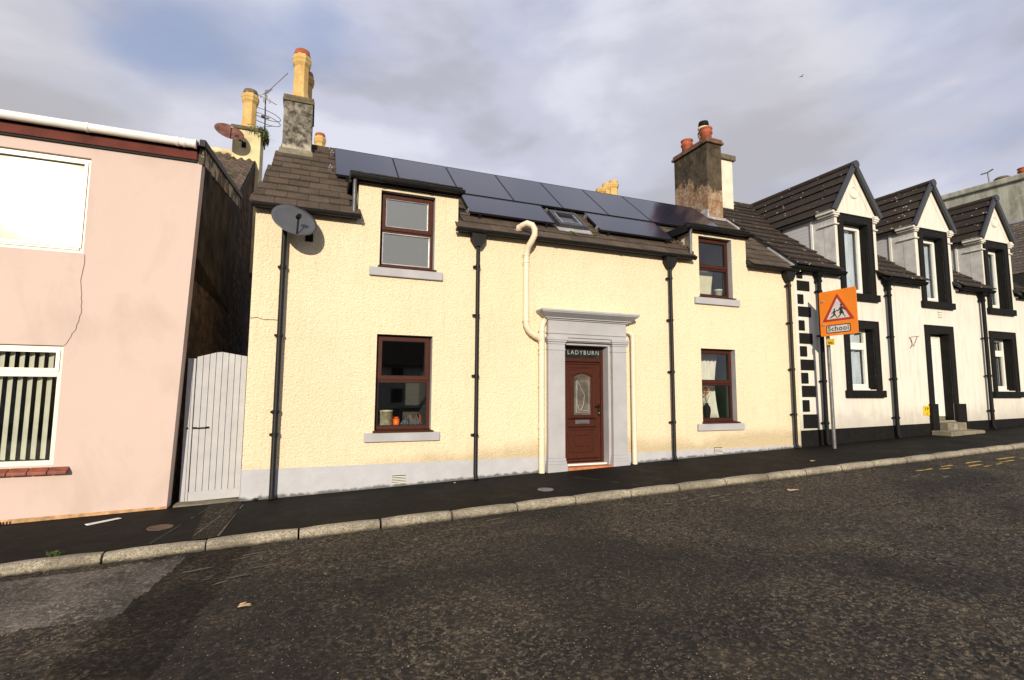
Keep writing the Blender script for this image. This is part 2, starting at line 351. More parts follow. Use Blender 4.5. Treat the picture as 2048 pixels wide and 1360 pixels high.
M['pavement'] = mat('smooth_dark_asphalt', rough=.9, spec=.12, build=asphalt((.0048, .0042, .0038), (.014, .0115, .009), 70, .006, (.3, .26, .2), .992, .45, .6))
M['trench'] = mat('trench_reinstatement', rough=.9, spec=.12, build=asphalt((.0075, .0065, .0055), (.125, .10, .068), 44, .012, (.3, .26, .2), .985, .3, .7))
M['joint'] = mat('worn_joint_dust', (.11, .092, .068), .95, noise=(7, .6))
M['ground'] = mat('rough_ground', (.05, .05, .03), .95, noise=(.5, .5), bump=(3, .5, .1))
M['yellow_line'] = mat('worn_yellow_line', (.55, .38, .06), .8, noise=(12, .5))
M['concrete'] = mat('old_concrete', (.20, .175, .12), .95, noise=(6, .4), bump=(16, .5, .02))
M['terracotta'] = mat('terracotta_step_paint', (.46, .17, .075), .8, noise=(7, .3), bump=(14, .3, .01))
M['leaf'] = mat('weed_leaf', (.06, .10, .02), .7, noise=(20, .4))
M['moss'] = mat('moss', (.07, .085, .012), .95, noise=(16, .5), bump=(40, .8, .02))
M['deadleaf'] = mat('dry_leaf', (.50, .36, .22), .8, noise=(20, .3))
M['paper'] = mat('litter_paper', (.75, .74, .72), .7, noise=(9, .1))
M['crack'] = mat('crack_shadow_gap', (.10, .06, .04), 1.0)

# ------------------------------------------------------------------ mesh builder
ORG = {}
def tag(o, label=None, cat=None, group=None, kind=None):
    if label: o['label'] = label
    if cat: o['category'] = cat
    if group: o['group'] = group
    if kind: o['kind'] = kind
    return o
def thing(name, label, cat, loc=(0, 0, 0), group=None):
    o = bpy.data.objects.new(name, None); COL.objects.link(o); o.location = loc; o.empty_display_size = .3
    ORG[o] = Vector(loc); return tag(o, label, cat, group)
class MB:
    def __init__(s): s.v = []; s.f = []; s.m = []; s.t = []; s.sm = []; s.cuts = []
    def cut(s): s.cuts.append((len(s.v), len(s.f)))
    def build_each(s, name, mats, parent, **kw):
        """one object per piece, a piece being what was added between two cuts"""
        if not s.cuts or s.cuts[-1][0] != len(s.v): s.cut()
        v0 = f0 = 0
        for v1, f1 in s.cuts:
            if v1 > v0:
                q = MB(); q.v = s.v[v0:v1]; q.f = [[i-v0 for i in f_] for f_ in s.f[f0:f1]]; q.m = s.m[f0:f1]; q.t = s.t[f0:f1]; q.sm = s.sm[f0:f1]
                q.build(name, mats, parent, **kw)
            v0, f0 = v1, f1
    def add(s, verts, faces, m=0, tint=.5, smooth=False):
        b = len(s.v); s.v += [Vector(v) for v in verts]
        for q in faces: s.f.append([b+i for i in q]); s.m.append(m); s.t.append(tint); s.sm.append(smooth)
    def box(s, x0, x1, y0, y1, z0, z1, m=0, tint=.5, jit=0):
        vs = [(x, y, z) for z in (z0, z1) for y in (y0, y1) for x in (x0, x1)]
        s.add(vs, [(0, 2, 3, 1), (4, 5, 7, 6), (0, 1, 5, 4), (2, 6, 7, 3), (0, 4, 6, 2), (1, 3, 7, 5)], m, tint); return s
    def hexa(s, p, m=0, tint=.5):   # 8 points: 4 bottom loop, 4 top loop
        s.add(p, [(3, 2, 1, 0), (4, 5, 6, 7), (0, 1, 5, 4), (1, 2, 6, 5), (2, 3, 7, 6), (3, 0, 4, 7)], m, tint); return s
    def prism(s, poly, fn, d0, d1, m=0, m2=None, holes=()):
        """poly: 2D loops; fn(a,b,d)->xyz"""
        loops = [list(poly)] + [list(h) for h in holes]
        tri = tessellate_polygon([[Vector((a, b, 0)) for a, b in l] for l in loops])
        flat = [p for l in loops for p in l]; n = len(flat)
        vs = [fn(a, b, d0) for a, b in flat] + [fn(a, b, d1) for a, b in flat]
        s.add(vs, [tuple(t) for t in tri], m); s.add(vs, [tuple(n+i for i in reversed(t)) for t in tri], m)
        o = 0
        for k, l in enumerate(loops):
            q = len(l); s.add(vs, [(o+i, o+(i+1) % q, n+o+(i+1) % q, n+o+i) for i in range(q)], m if (k == 0 or m2 is None) else m2); o += q
        return s
    def xz(s, poly, y0, y1, m=0, m2=None, holes=()): return s.prism(poly, lambda a, b, d: (a, d, b), y0, y1, m, m2, holes)
    def yz(s, poly, x0, x1, m=0, m2=None, holes=()): return s.prism(poly, lambda a, b, d: (d, a, b), x0, x1, m, m2, holes)
    def tube(s, pts, rad, n=12, m=0, caps=True, half=False):
        pts = [Vector(p) for p in pts]; rings = []
        up = None
        for i, p in enumerate(pts):
            dr = (pts[min(i+1, len(pts)-1)] - pts[max(i-1, 0)]).normalized()
            if up is None: up = Vector((0, 0, 1)) if abs(dr.z) < .9 else Vector((0, 1, 0))
            a = dr.cross(up).normalized(); up = a.cross(dr).normalized()
            rr = rad[i] if isinstance(rad, (list, tuple)) else rad
            k = n if not half else n//2+1
            rings.append([p + rr*(a*math.cos(t)+up*math.sin(t)) for t in ([2*PI*j/n for j in range(n)] if not half else [-PI*j/(k-1) for j in range(k)])])
        k = len(rings[0]); vs = [v for q in rings for v in q]
        fs = []
        for i in range(len(rings)-1):
            for j in range(k if not half else k-1): fs.append((i*k+j, i*k+(j+1) % k, (i+1)*k+(j+1) % k, (i+1)*k+j))
        s.add(vs, fs, m, smooth=True)
        if caps: s.add(rings[0], [tuple(reversed(range(k)))], m); s.add(rings[-1], [tuple(range(k))], m)
        return s
    def lathe(s, prof, loc, n=16, m=0, mtx=None, smooth=True, rot=0, ms=None):
        loc = Vector(loc); mtx = mtx or Matrix.Identity(3)
        vs = [loc + mtx @ Vector((rr*math.cos(2*PI*j/n+rot), rr*math.sin(2*PI*j/n+rot), z)) for rr, z in prof for j in range(n)]
        b = len(s.v); s.v += vs
        for i in range(len(prof)-1):
            for j in range(n):
                s.f.append([b+i*n+j, b+i*n+(j+1) % n, b+(i+1)*n+(j+1) % n, b+(i+1)*n+j]); s.m.append(ms[i] if ms else m); s.t.append(.5); s.sm.append(smooth)
        return s
    def build(s, name, mats, parent=None, label=None, bevel=0, recalc=True):
        me = bpy.data.meshes.new(name)
        org = Vector((0, 0, 0))
        if parent is not None: org = ORG.get(parent, Vector((0, 0, 0)))
        me.from_pydata([tuple(v-org) for v in s.v], [], s.f)
        if not isinstance(mats, (list, tuple)): mats = [mats]
        for q in mats: me.materials.append(M[q] if isinstance(q, str) else q)
        for p, mm, ss in zip(me.polygons, s.m, s.sm): p.material_index = mm; p.use_smooth = ss
        at = me.attributes.new('tint', 'FLOAT', 'FACE')
        for i, tt in enumerate(s.t): at.data[i].value = tt
        o = bpy.data.objects.new(name, me); COL.objects.link(o); ORG[o] = org
        if parent is not None:
            o.parent = parent
        else:
            o.location = org
        bm = bmesh.new(); bm.from_mesh(me); recalc and bmesh.ops.recalc_face_normals(bm, faces=bm.faces); bm.to_mesh(me); bm.free()
        if bevel:
            b = o.modifiers.new('bevel', 'BEVEL'); b.width = bevel; b.segments = 2; b.limit_method = 'ANGLE'; b.angle_limit = math.radians(40)
        if label: o['label'] = label
        return o
def one(mb, name, mats, loc, label, cat, group=None, bevel=0):
    """a thing that is one mesh, origin at loc"""
    for i, v in enumerate(mb.v): mb.v[i] = v - Vector(loc)
    o = mb.build(name, mats, None, bevel=bevel); o.location = loc; ORG[o] = Vector(loc)
    return tag(o, label, cat, group)
def struct(mb, name, mats, bevel=0, recalc=True):
    o = mb.build(name, mats, None, bevel=bevel, recalc=recalc); o['kind'] = 'structure'; return o
def gz(x): return -0.165 + 0.035*x          # pavement height; road is 0.1 lower

# ------------------------------------------------------------------ ground, road, pavement, kerb
def sheet(name, m, x0, x1, y0, y1, off, nx=1):
    mb = MB()
    for i in range(nx):
        a = x0+(x1-x0)*i/nx; b = x0+(x1-x0)*(i+1)/nx
        mb.add([(a, y0, gz(a)+off), (b, y0, gz(b)+off), (b, y1, gz(b)+off), (a, y1, gz(a)+off)], [(0, 1, 2, 3)])
    return struct(mb, name, m, recalc=False)
sheet('ground', 'ground', -400, 400, -400, 400, -.35)
import numpy as np
def vnoise(xx, yy, cell, seed):
    rs = np.random.RandomState(seed); G = rs.rand(2048, 1024)
    u = (xx+40)/cell; v = (yy+40)/cell; iu = np.floor(u).astype(int); iv = np.floor(v).astype(int)
    fu = u-iu; fv = v-iv; fu = fu*fu*(3-2*fu); fv = fv*fv*(3-2*fv)
    g = lambda a, b: G[a % 2048, b % 1024]
    return (g(iu, iv)*(1-fu)+g(iu+1, iv)*fu)*(1-fv)+(g(iu, iv+1)*(1-fu)+g(iu+1, iv+1)*fu)*fv
PATCH = [(-4.6, -3.74), (-1.24, -3.84), (-1.14, -2.33), (-2.2, -2.4), (-4.6, -2.30)]
TRENCH = [(-1.12, -2.18), (-.52, -2.18), (-.86, -5.2), (-1.05, -9), (-1.9, -9), (-1.55, -5.2)]
def inside(poly, X, Y):
    r = np.zeros(X.shape, bool)
    for (x0, y0), (x1, y1) in zip(poly, poly[1:]+poly[:1]):
        c = ((y0 > Y) != (y1 > Y)) & (X < (x1-x0)*(Y-y0)/((y1-y0) if y1 != y0 else 1e-9)+x0); r ^= c
    return r
def rough_road():
    """the worn road surface: a fine relief of stones and pits"""
    dx = .024; xs_ = np.concatenate([np.arange(-7, 12, dx), np.arange(12, 24, dx*2)]); ys_ = np.arange(-9.2, -2.185, dx)
    X, Y = np.meshgrid(xs_, ys_)
    h = (vnoise(X, Y, .045, 1)-.5)*.016 + (vnoise(X, Y, .085, 2)-.5)*.014 + (np.random.RandomState(5).rand(*X.shape)-.5)*.006 + (vnoise(X, Y, .5, 3)-.5)*.010
    amp = .45+.75*vnoise(X, Y, .9, 9)
    jx = X+(vnoise(X, Y, .12, 6)-.5)*.05; jy = Y+(vnoise(X, Y, .12, 7)-.5)*.05
    pt = inside(PATCH, jx, jy); tr = inside(TRENCH, jx, jy)
    amp = np.where(pt, .65, amp); amp = np.where(tr, .6, amp)
    Z = gz(X)-.10+h*amp + np.where(pt, .004, 0)
    ny, nx = X.shape
    me = bpy.data.meshes.new('road'); me.vertices.add(nx*ny); me.vertices.foreach_set('co', np.stack([X, Y, Z], -1).ravel())
    i = np.arange(ny-1)[:, None]*nx+np.arange(nx-1)[None, :]
    q = np.stack([i, i+1, i+nx+1, i+nx], -1).reshape(-1, 4); n = len(q)
    me.loops.add(n*4); me.loops.foreach_set('vertex_index', q.ravel()); me.polygons.add(n); me.polygons.foreach_set('loop_start', np.arange(n)*4); me.polygons.foreach_set('loop_total', np.full(n, 4))
    mi = np.where(tr, 2, np.where(pt, 1, 0))[:-1, :-1].ravel(); me.polygons.foreach_set('material_index', mi.astype(np.int32)); me.polygons.foreach_set('use_smooth', np.ones(n, bool))
    me.update(calc_edges=True)
    for k in ('road', 'road_patch', 'trench'): me.materials.append(M[k])
    o = bpy.data.objects.new('road', me); COL.objects.link(o); o['kind'] = 'structure'
rough_road()
sheet('far_road', 'road', 23.95, 90, -16, -2.19, -.10); sheet('far_road', 'road', -60, -6.95, -16, -2.19, -.10); sheet('far_road', 'road', -6.95, 23.95, -16, -9.15, -.10)
sheet('pavement', 'pavement', -60, 90, -2.06, .32, 0)
def poly_sheet(name, m, pts, off, kind='structure'):
    mb = MB(); a_ = sum(p[0]*q[1]-q[0]*p[1] for p, q in zip(pts, pts[1:]+pts[:1]))
    if a_ < 0: pts = pts[::-1]
    mb.add([(x, y, gz(x)+off) for x, y in pts], [tuple(range(len(pts)))]); o = mb.build(name, m, recalc=False); o['kind'] = kind; return o
random.seed(3)
def ragged(pts, n=10, a=.015):
    out = []
    for i, p in enumerate(pts):
        q = pts[(i+1) % len(pts)]
        for k in range(n):
            t = k/n; out.append((p[0]+(q[0]-p[0])*t+random.uniform(-a, a), p[1]+(q[1]-p[1])*t+random.uniform(-a, a)))
    return out
poly_sheet('pavement_patch', 'trench', ragged([(-1.15, -2.04), (-.90, -2.04), (-.82, .02), (-1.28, .05)], 10, .006), .004)
mb = MB()
for a, b, w in [((-.88, -2.02), (-.78, .0), .022), ((-1.17, -2.02), (-1.0, -.9), .02), ((-1.05, -.75), (-1.0, -.2), .016), ((-1.35, -.9), (-1.2, -.15), .012), ((-1.55, -2.0), (-1.4, -1.2), .012), ((4.45, -.75), (4.98, -1.95), .018)]:
    dx, dy = b[0]-a[0], b[1]-a[1]; L = math.hypot(dx, dy); nx, ny = -dy/L*w/2, dx/L*w/2
    K = 7
    for k in range(K):
        if random.random() < .2: continue
        t0, t1 = k/K, (k+.93)/K; j = random.uniform(.5, 1.2)
        P = [(a[0]+dx*t0-nx*j, a[1]+dy*t0-ny*j), (a[0]+dx*t1-nx*j, a[1]+dy*t1-ny*j), (a[0]+dx*t1+nx*j, a[1]+dy*t1+ny*j), (a[0]+dx*t0+nx*j, a[1]+dy*t0+ny*j)]
        mb.add([(x, y, gz(x)+.008) for x, y in P], [(0, 1, 2, 3)])
struct(mb, 'pavement_joints', 'joint')
# pale worn streaks and remains of yellow paint on the road
mb = MB(); random.seed(11)
for (cx, cy, L, n, a) in [(5.4, -2.78, 1.6, 20, .25), (6.3, -2.68, 1.4, 14, .2), (9.6, -3.1, 2.2, 8, .3), (-.6, -2.6, .8, 5, .35), (-.6, -3.3, .7, 5, .3), (2.2, -2.5, .9, 4, .2)]:
    for k in range(n):
        x = cx+random.uniform(-L/2, L/2); y = cy+random.uniform(-a, a); l = random.uniform(.08, .38); w = random.uniform(.01, .035)
        pts = []
        for q in range(10):
            an = 2*PI*q/10; rr = random.uniform(.55, 1.1)
            pts.append((x+math.cos(an)*l/2*rr, y+math.sin(an)*w*rr+math.cos(an)*.03))
        mb.add([(px, py, gz(px)-.0965) for px, py in pts], [tuple(range(10))])
struct(mb, 'worn_road_streaks', 'joint')
mb = MB()
for x, y, l in [(10.3, -2.85, .5), (10.8, -2.95, .3), (11.1, -2.8, .35), (11.55, -3.0, .45), (11.9, -2.78, .5), (12.5, -3.02, .5), (12.9, -2.8, .6), (13.4, -2.95, .5), (12.2, -3.12, .2), (14.2, -2.85, .7), (11.75, -3.15, .22)]:
    pts = ragged([(x, y), (x+l, y+.01), (x+l, y+.055), (x, y+.05)], 4, .012)
    mb.add([(px, py, gz(px)-.0935) for px, py in pts], [tuple(range(len(pts)))])
struct(mb, 'worn_yellow_lines', 'yellow_line')
# kerb: stones with joints, rounded front arris
mb = MB(); x = -14.0; random.seed(5)
while x < 60:
    L = .93 + random.uniform(-.03, .03); g = .008 if random.random() < .6 else .014
    dy = random.uniform(-.006, .006); dz = random.uniform(-.006, .006)
    prof = [(-2.055, -.14), (-2.055, .004), (-2.10, .008), (-2.15, .004), (-2.175, -.012), (-2.19, -.035), (-2.195, -.14)]
    nseg = 4; rings = []
    for k in range(nseg+1):
        xx = x + g + (L-2*g)*k/nseg
        j = random.uniform(-.004, .004)
        e = -.010 if k in (0, nseg) else 0
        rings.append([(xx, yy+dy+(j if yy < -2.1 else 0) - (e if yy < -2.16 else 0), gz(xx)+zz+dz+(e if zz > -.05 else 0)) for yy, zz in prof])
    n = len(prof); vs = [v for q in rings for v in q]
    fs = [(i*n+j, i*n+j+1, (i+1)*n+j+1, (i+1)*n+j) for i in range(nseg) for j in range(n-1)]
    mb.add(vs, fs, smooth=False); mb.add(rings[0], [tuple(range(n))]); mb.add(rings[-1], [tuple(range(n))])
    x += L
struct(mb, 'kerb', 'kerb')

# ------------------------------------------------------------------ generic makers
def slope_tiles(mb, P0, U, V, width, rows, rl, tw, lift=.03, thick=.022, skip=None, stagger=True, jit=.006, edge_jit=.0, m=0, taper=0.0):
    P0 = Vector(P0); U = Vector(U).normalized(); V = Vector(V).normalized(); Nn = U.cross(V).normalized()
    if Nn.z < 0: Nn = -Nn
    for i in range(rows):
        u = -(tw/2 if (stagger and i % 2) else 0.0)
        while u < width-.01:
            e0 = taper*i*rl; a, b = max(u, e0), min(u+tw, width); u += tw
            if b-a < .03: continue
            if skip and skip((a+b)/2, (i+.5)*rl, a, b): continue
            ea = random.uniform(-edge_jit, edge_jit) if a == e0 else 0
            h = lift + random.uniform(-jit, jit); v0 = i*rl + random.uniform(-jit, jit)*.8; v1 = (i+1.12)*rl
            g = .003; tt = random.random()
            q = lambda uu, vv, hh: P0 + U*uu + V*vv + Nn*hh
            mb.hexa([q(a+g+ea, v0, h-thick), q(b-g, v0, h-thick), q(b-g, v1, -.015), q(a+g+ea, v1, -.015),
                     q(a+g+ea, v0, h), q(b-g, v0, h+random.uniform(-jit, jit)), q(b-g, v1, .004), q(a+g+ea, v1, .004)], m, tt)
def rect(x0, x1, z0, z1): return [(x0, z0), (x1, z0), (x1, z1), (x0, z1)]
def frame_ring(mb, x0, x1, z0, z1, w, y0, y1, m=0, wb=None, wt=None):
    wb = wb or w; wt = wt or w
    mb.xz(rect(x0, x1, z0, z1), y0, y1, m, None, [rect(x0+w, x1-w, z0+wb, z1-wt)])
def room(parent, x0, x1, z0, z1, y0, depth, m, side=.20):
    mb = MB(); a, b, c, e = x0-side, x1+side, z0-.4, min(z1+.04, 6.05); y1 = y0+depth
    vs = [(a, y0, c), (b, y0, c), (b, y0, e), (a, y0, e), (a, y1, c), (b, y1, c), (b, y1, e), (a, y1, e)]
    mb.add(vs, [(0, 1, 5, 4), (1, 2, 6, 5), (2, 3, 7, 6), (3, 0, 4, 7), (4, 5, 6, 7)])
    return mb.build('room', m, parent)
def pane(parent, x0, x1, z0, z1, y, m='glass'):
    mb = MB(); mb.box(x0, x1, y, y+.006, z0, z1); return mb.build('pane', m, parent)
def gutter(mb, x0, x1, y, z, rad=.058, step=1.9, m=0):
    mb.tube([(x0, y, z), (x1, y, z)], rad, 16, m, half=True)
    mb.tube([(x0, y, z), (x1, y, z)], rad*.9, 16, m, half=True)
    mb.tube([(x0, y-rad, z), (x1, y-rad, z)], .008, 6, m)
    x = x0+.5
    while x < x1: mb.tube([(x-.025, y, z), (x+.025, y, z)], rad*1.14, 16, m, half=True); x += step
    for xx in (x0, x1): mb.tube([(xx-.012, y, z), (xx+.012, y, z)], rad*1.12, 16, m, half=True)
def downpipe(parent, x, y, ztop, zbot, rad=.036, hopper=True, m='black_pvc', cl=(.75, 1.8, 2.9, 3.8), dx=0, fancy=False):
    mb = MB(); mb.tube([(x, y, ztop), (x+dx, y, zbot+.1), (x+dx, y-.05, zbot+.005)], rad, 12)
    for c in cl[:2] + cl[3:]: mb.tube([(x, y, zbot+c), (x, y, zbot+c+.06)], rad*1.22, 12)
    o = mb.build('downpipe', m, parent)
    mb = MB()
    for c in cl:
        mb.box(x-.075, x+.05, y+rad-.005, y+rad+.03, zbot+c+.01, zbot+c+.05); mb.tube([(x, y, zbot+c+.012), (x, y, zbot+c+.042)], rad*1.35, 12)
        mb.tube([(x-.07, y+.03, zbot+c+.03), (x-.07, y-.02, zbot+c+.03)], .011, 6); mb.cut()
    mb.build_each('clip', m, o)
    if hopper:
        mb = MB(); zt = ztop
        if not fancy:
            L = [(.065, .0), (.13, .11), (.135, .25), (.14, .25)]
            a = [(-.045, -.04), (.045, -.04), (.13, .09), (.135, .23), (-.135, .23), (-.13, .09)]
            mb.xz([(x+p, zt+q) for p, q in a], y-.075, y+.08)
        else:
            for rr, z0, z1 in ((.06, 0, .05), (.05, .05, .12), (.075, .12, .16), (.10, .16, .21), (.13, .21, .25), (.14, .25, .29)):
                mb.box(x-rr, x+rr, y-rr*.8, y+.08, zt+z0, zt+z1)
        mb.build('hopper', m, o, bevel=.008)
    return o
def pot(parent, x, y, z, h, rad, m='buff_pot', n=8, band=True, lip='red_pot', rot=PI/8, name='chimney_pot', roundtop=True):
    mb = MB()
    if n == 8:
        p = [(rad*.0, 0), (rad*1.2, 0), (rad*1.25, h*.04), (rad*1.18, h*.06), (rad*1.02, h*.10), (rad*1.02, h*.13), (rad*.93, h*.16), (rad*.90, h*.66), (rad*1.0, h*.69), (rad*1.12, h*.73), (rad*1.12, h*.77), (rad*1.2, h*.80), (rad*1.2, h*.83), (rad*1.03, h*.86), (rad*1.0, h*.90)]
        mb.lathe(p, (x, y, z), 8, 0, smooth=False, rot=rot)
        mb.lathe([(rad*1.0, h*.90), (rad*.98, h*.935), (rad*.90, h*.945), (rad*.90, h*.985), (rad*.86, h), (rad*.72, h), (rad*.72, h*.7), (0, h*.7)], (x, y, z), 20, 1)
    else:
        p = [(0, 0), (rad, 0), (rad*.92, h*.55), (rad*1.12, h*.62), (rad*1.12, h*.72), (rad*.98, h*.75), (rad*1.0, h*.88), (rad*1.15, h*.94), (rad*1.12, h), (rad*.85, h), (rad*.8, h*.5), (0, h*.5)]
        mb.lathe(p, (x, y, z), 18, 0)
    return mb.build(name, [m, lip], parent)

# ================================================================== YELLOW HOUSE
XL, XR = -.87, 10.88
T = .85; Y0 = -.15; Z0 = 4.45; YR = 2.40; ZR = Z0+T*(YR-Y0)
def rz(y): return Z0+T*(y-Y0)
YH = thing('cottage', 'cream yellow roughcast cottage with black solar panels on its roof and brown windows', 'house', (5.0, 0, 0))
DL = (.70, 2.47); DR = (7.80, 9.40); DT = 5.04
outl = [(XL, -1.2), (XR, -1.2), (XR, 4.40), (DR[1], 4.40), (DR[1], DT), (DR[0], DT), (DR[0], 4.40), (DL[1], 4.40), (DL[1], DT), (DL[0], DT), (DL[0], 4.40), (XL, 4.40)]
WIN = {'UL': (1.08, 2.04, 3.62, 4.985), 'LL': (1.08, 2.04, .80, 2.45), 'UR': (8.02, 8.97, 3.60, 4.985), 'LR': (8.0, 8.97, .83, 2.45)}
DOOR = (4.62, 5.68, -.02, 2.45)
mb = MB()
mb.xz(outl, 0, .28, 0, 1, [rect(*w) for w in WIN.values()] + [rect(*DOOR)])
# gables and back wall
gab = [(.284, -1.2), (5.0, -1.2), (5.0, 4.35), (YR, ZR-.12), (.284, rz(.284)-.12)]
mb.prism(gab, lambda a, b, d: (d+.085*(a-.284), a, b), XL, XL+.25, 0); mb.yz(gab, XR-.25, XR, 0)
mb.box(XL+.75, XR-.253, 4.75, 5.0, -1.2, 4.35)
# dormer cheeks
for a, b in (DL, DR):
    ck = [(.284, 4.2), (.284, DT), (.62, DT), (.62, rz(.62)-.15)]
    mb.yz(ck, a, a+.2, 0); mb.yz(ck, b-.2, b, 0)
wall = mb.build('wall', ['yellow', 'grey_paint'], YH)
# plinth band
mb = MB()
for a, b in ((XL-.004, 4.25), (6.02, XR+.004)):
    mb.box(a, b, -.012, .0-.0005, -1.2, .27)
mb.box(XL-.012, XL-.0005, -.012, .5, -1.2, .27)
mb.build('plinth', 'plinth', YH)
# roof
random.seed(21)
mb = MB(); th = math.atan(T); V = (0, math.cos(th), math.sin(th)); RL = .308
RX0, RX1 = XL-.07, 10.84
def skipY(uc, vc, a, b):
    x = RX0+uc; y = Y0+vc*math.cos(th)
    for q in (DL, DR):
        if q[0]-.02 < x < q[1]+.02 and y < .70: return True
    return False
slope_tiles(mb, (RX0, Y0-.03, Z0-.0255), (1, 0, 0), V, RX1-RX0, 11, RL, .335, skip=skipY, edge_jit=.03, taper=.075)
mb.build('roof', 'tile', YH)
mb = MB()  # solid roof deck under the tiles and rear slope
for a, b, ys in ((RX0+.05, DL[0]+.01, Y0+.05), (DL[0]+.01, DL[1]-.01, .66), (DL[1]-.01, DR[0]+.01, Y0+.05), (DR[0]+.01, DR[1]-.01, .66), (DR[1]-.01, RX1, Y0+.05)):
    a2 = a+.22 if a < 0 else a
    mb.hexa([(a, ys, rz(ys)-.09), (b, ys, rz(ys)-.09), (b, YR, ZR-.09), (a2, YR, ZR-.09), (a, ys, rz(ys)-.018), (b, ys, rz(ys)-.018), (b, YR, ZR-.018), (a2, YR, ZR-.018)])
mb.hexa([(RX0+.27, YR, ZR-.1), (RX1, YR, ZR-.1), (RX1, 5.15, 4.26), (RX0+.4, 5.15, 4.26), (RX0+.27, YR, ZR), (RX1, YR, ZR), (RX1, 5.15, 4.36), (RX0+.4, 5.15, 4.36)])
mb.build('roof_deck', 'dark', YH)
mb = MB(); x = RX0+.30
while x < RX1-.1:
    mb.tube([(x, YR, ZR-.045+random.uniform(-.006, .006)), (min(x+.44, RX1), YR, ZR-.045+random.uniform(-.006, .006))], [.115, .108], 14); x += .445
mb.build('ridge', 'tile', YH)
# eaves board + gutters
mb = MB()
for a, b in ((XL-.02, DL[0]-.0), (DL[1]+.0, DR[0]+.0), (DR[1], XR)): mb.box(a, b, -.10, -.001, 4.395, 4.44)
mb.build('eaves_board', 'black_pvc', YH)
for a, b in ((XL-.04, DL[0]+.02), (DL[1]-.06, DR[0]-.03), (DR[1]+.0, XR-.04)):
    mb = MB(); gutter(mb, a, b, -.165, 4.425, .06, 1.5); mb.build('gutter', 'black_pvc', YH)
# flat dormer roofs, fascia, gutters, cheek pipes
for k, (a, b) in enumerate((DL, DR)):
    mb = MB(); z = 5.10
    mb.box(a-.14, b+.04, -.07, .80, z, z+.075)
    mb.box(a-.16, b+.05, -.10, -.071, z-.03, z+.09)
    mb.box(a-.165, a-.141, -.07, .66, z-.08, z+.09)
    mb.box(a-.14, b+.04, -.07, -.002, z-.055, z-.001)
    random.seed(40+k)
    x = a-.16
    while x < b+.03:   # lumpy felt edge
        w = random.uniform(.12, .3); mb.box(x, min(x+w, b+.05), -.115, .0, z+.092, z+.105+random.uniform(0, .015)); x += w
    mb.build('dormer_roof', 'lead_dark' if False else 'black_pvc', YH)
    mb = MB(); gutter(mb, a-.14, b+.06, -.16, z+.02, .055, .85); mb.build('gutter', 'black_pvc', YH)
    mb = MB(); xx = a-.075
    mb.tube([(xx, -.12, z-.02), (xx, -.09, z-.12), (xx, -.09, 4.46)], .032, 12); mb.build('downpipe', 'lead_dark', YH)
# flashing around right dormer left foot and under skylight
mb = MB(); random.seed(9)
for i in range(9):
    y = -.10+i*.085; mb.box(DR[0]-.10-random.uniform(0, .03), DR[0]-.001, y, y+.1, rz(y)+.0, rz(y)+.07+random.uniform(0, .03))
mb.build('flashing', 'tile', YH)
mb = MB()
for (y0, y1) in ((-.15, .62), (1.55, 2.05)):
    mb.hexa([(10.76, y0, rz(y0)+.03), (10.93, y0, rz(y0)+.03), (10.93, y1, rz(y1)+.03), (10.76, y1, rz(y1)+.03), (10.76, y0, rz(y0)+.075), (10.93, y0, rz(y0)+.075), (10.93, y1, rz(y1)+.075), (10.76, y1, rz(y1)+.075)]); mb.cut()
mb.build_each('flashing', 'lead', YH)
mb = MB(); mb.hexa([(10.72, Y0-.02, rz(Y0)-.06), (XR+.06, Y0-.02, rz(Y0)-.06), (XR+.06, .05, rz(Y0)-.06), (10.72, .05, rz(Y0)-.06), (10.72, Y0-.02, rz(Y0)+.02), (XR+.06, Y0-.02, rz(Y0)+.05), (XR+.06, .05, rz(Y0)+.16), (10.72, .05, rz(Y0)+.14)])
mb.build('skew_stone', 'cream_chim', YH)
# windows
def cottage_window(w, key):
    x0, x1, z0, z1 = w; yf = .13
    mb = MB(); fw = .055; zt = z0 + (z1-z0)*(.525 if key[0] == 'L' else .50)
    frame_ring(mb, x0, x1, z0+.03, z1, fw, yf, yf+.07)
    mb.box(x0+fw, x1-fw, yf, yf+.07, zt-.03, zt+.03, 1)
    win = mb.build('window', ['rosewood', 'rosewood_h'], YH, bevel=.006)
    mb = MB(); frame_ring(mb, x0+.035, x1-.035, zt+.012, z1-.03, .065, yf-.022, yf+.03); mb.build('sash', 'rosewood', win, bevel=.010)
    mb = MB(); frame_ring(mb, x0+fw, x1-fw, z0+.03+fw, zt-.03, .014, yf+.004, yf+.05)
    frame_ring(mb, x0+.10, x1-.10, zt+.077, z1-.095, .010, yf-.012, yf+.04); mb.build('gasket', 'lead' if key == 'UL' else 'black_pvc', win)
    gm = 'glass_sky' if key == 'UL' else 'glass'
    pane(win, x0+.10, x1-.10, zt+.077, z1-.095, yf+.01, gm); pane(win, x0+fw, x1-fw, z0+.03+fw, zt-.03, yf+.03, gm)
    mb = MB()
    mb.hexa([(x0-.035, -.075, z0-.012), (x1+.035, -.075, z0-.012), (x1-.002, yf, z0+.0), (x0+.002, yf, z0+.0), (x0-.035, -.075, z0+.010), (x1+.035, -.075, z0+.010), (x1-.002, yf-.001, z0+.035), (x0+.002, yf-.001, z0+.035)])
    mb.build('drip_board', 'rosewood_h', win, bevel=.004)
    mb = MB(); mb.box(x0-.165, x1+.15, -.06, .0-.001, z0-.165, z0-.018); mb.build('sill', 'door_stone', win, bevel=.008)
    if key[0] == 'L': mb = MB(); mb.box(x0-.1, x1+.1, .284, .50, z0+.02, z0+.045); mb.build('inner_sill', 'room_pale', win)
    room(YH, x0, x1, z0, z1, .285, 1.8, {'LR': 'room_green', 'UR': 'room_pale', 'UL': 'room_pale', 'LL': 'room'}[key], .2)
    return win
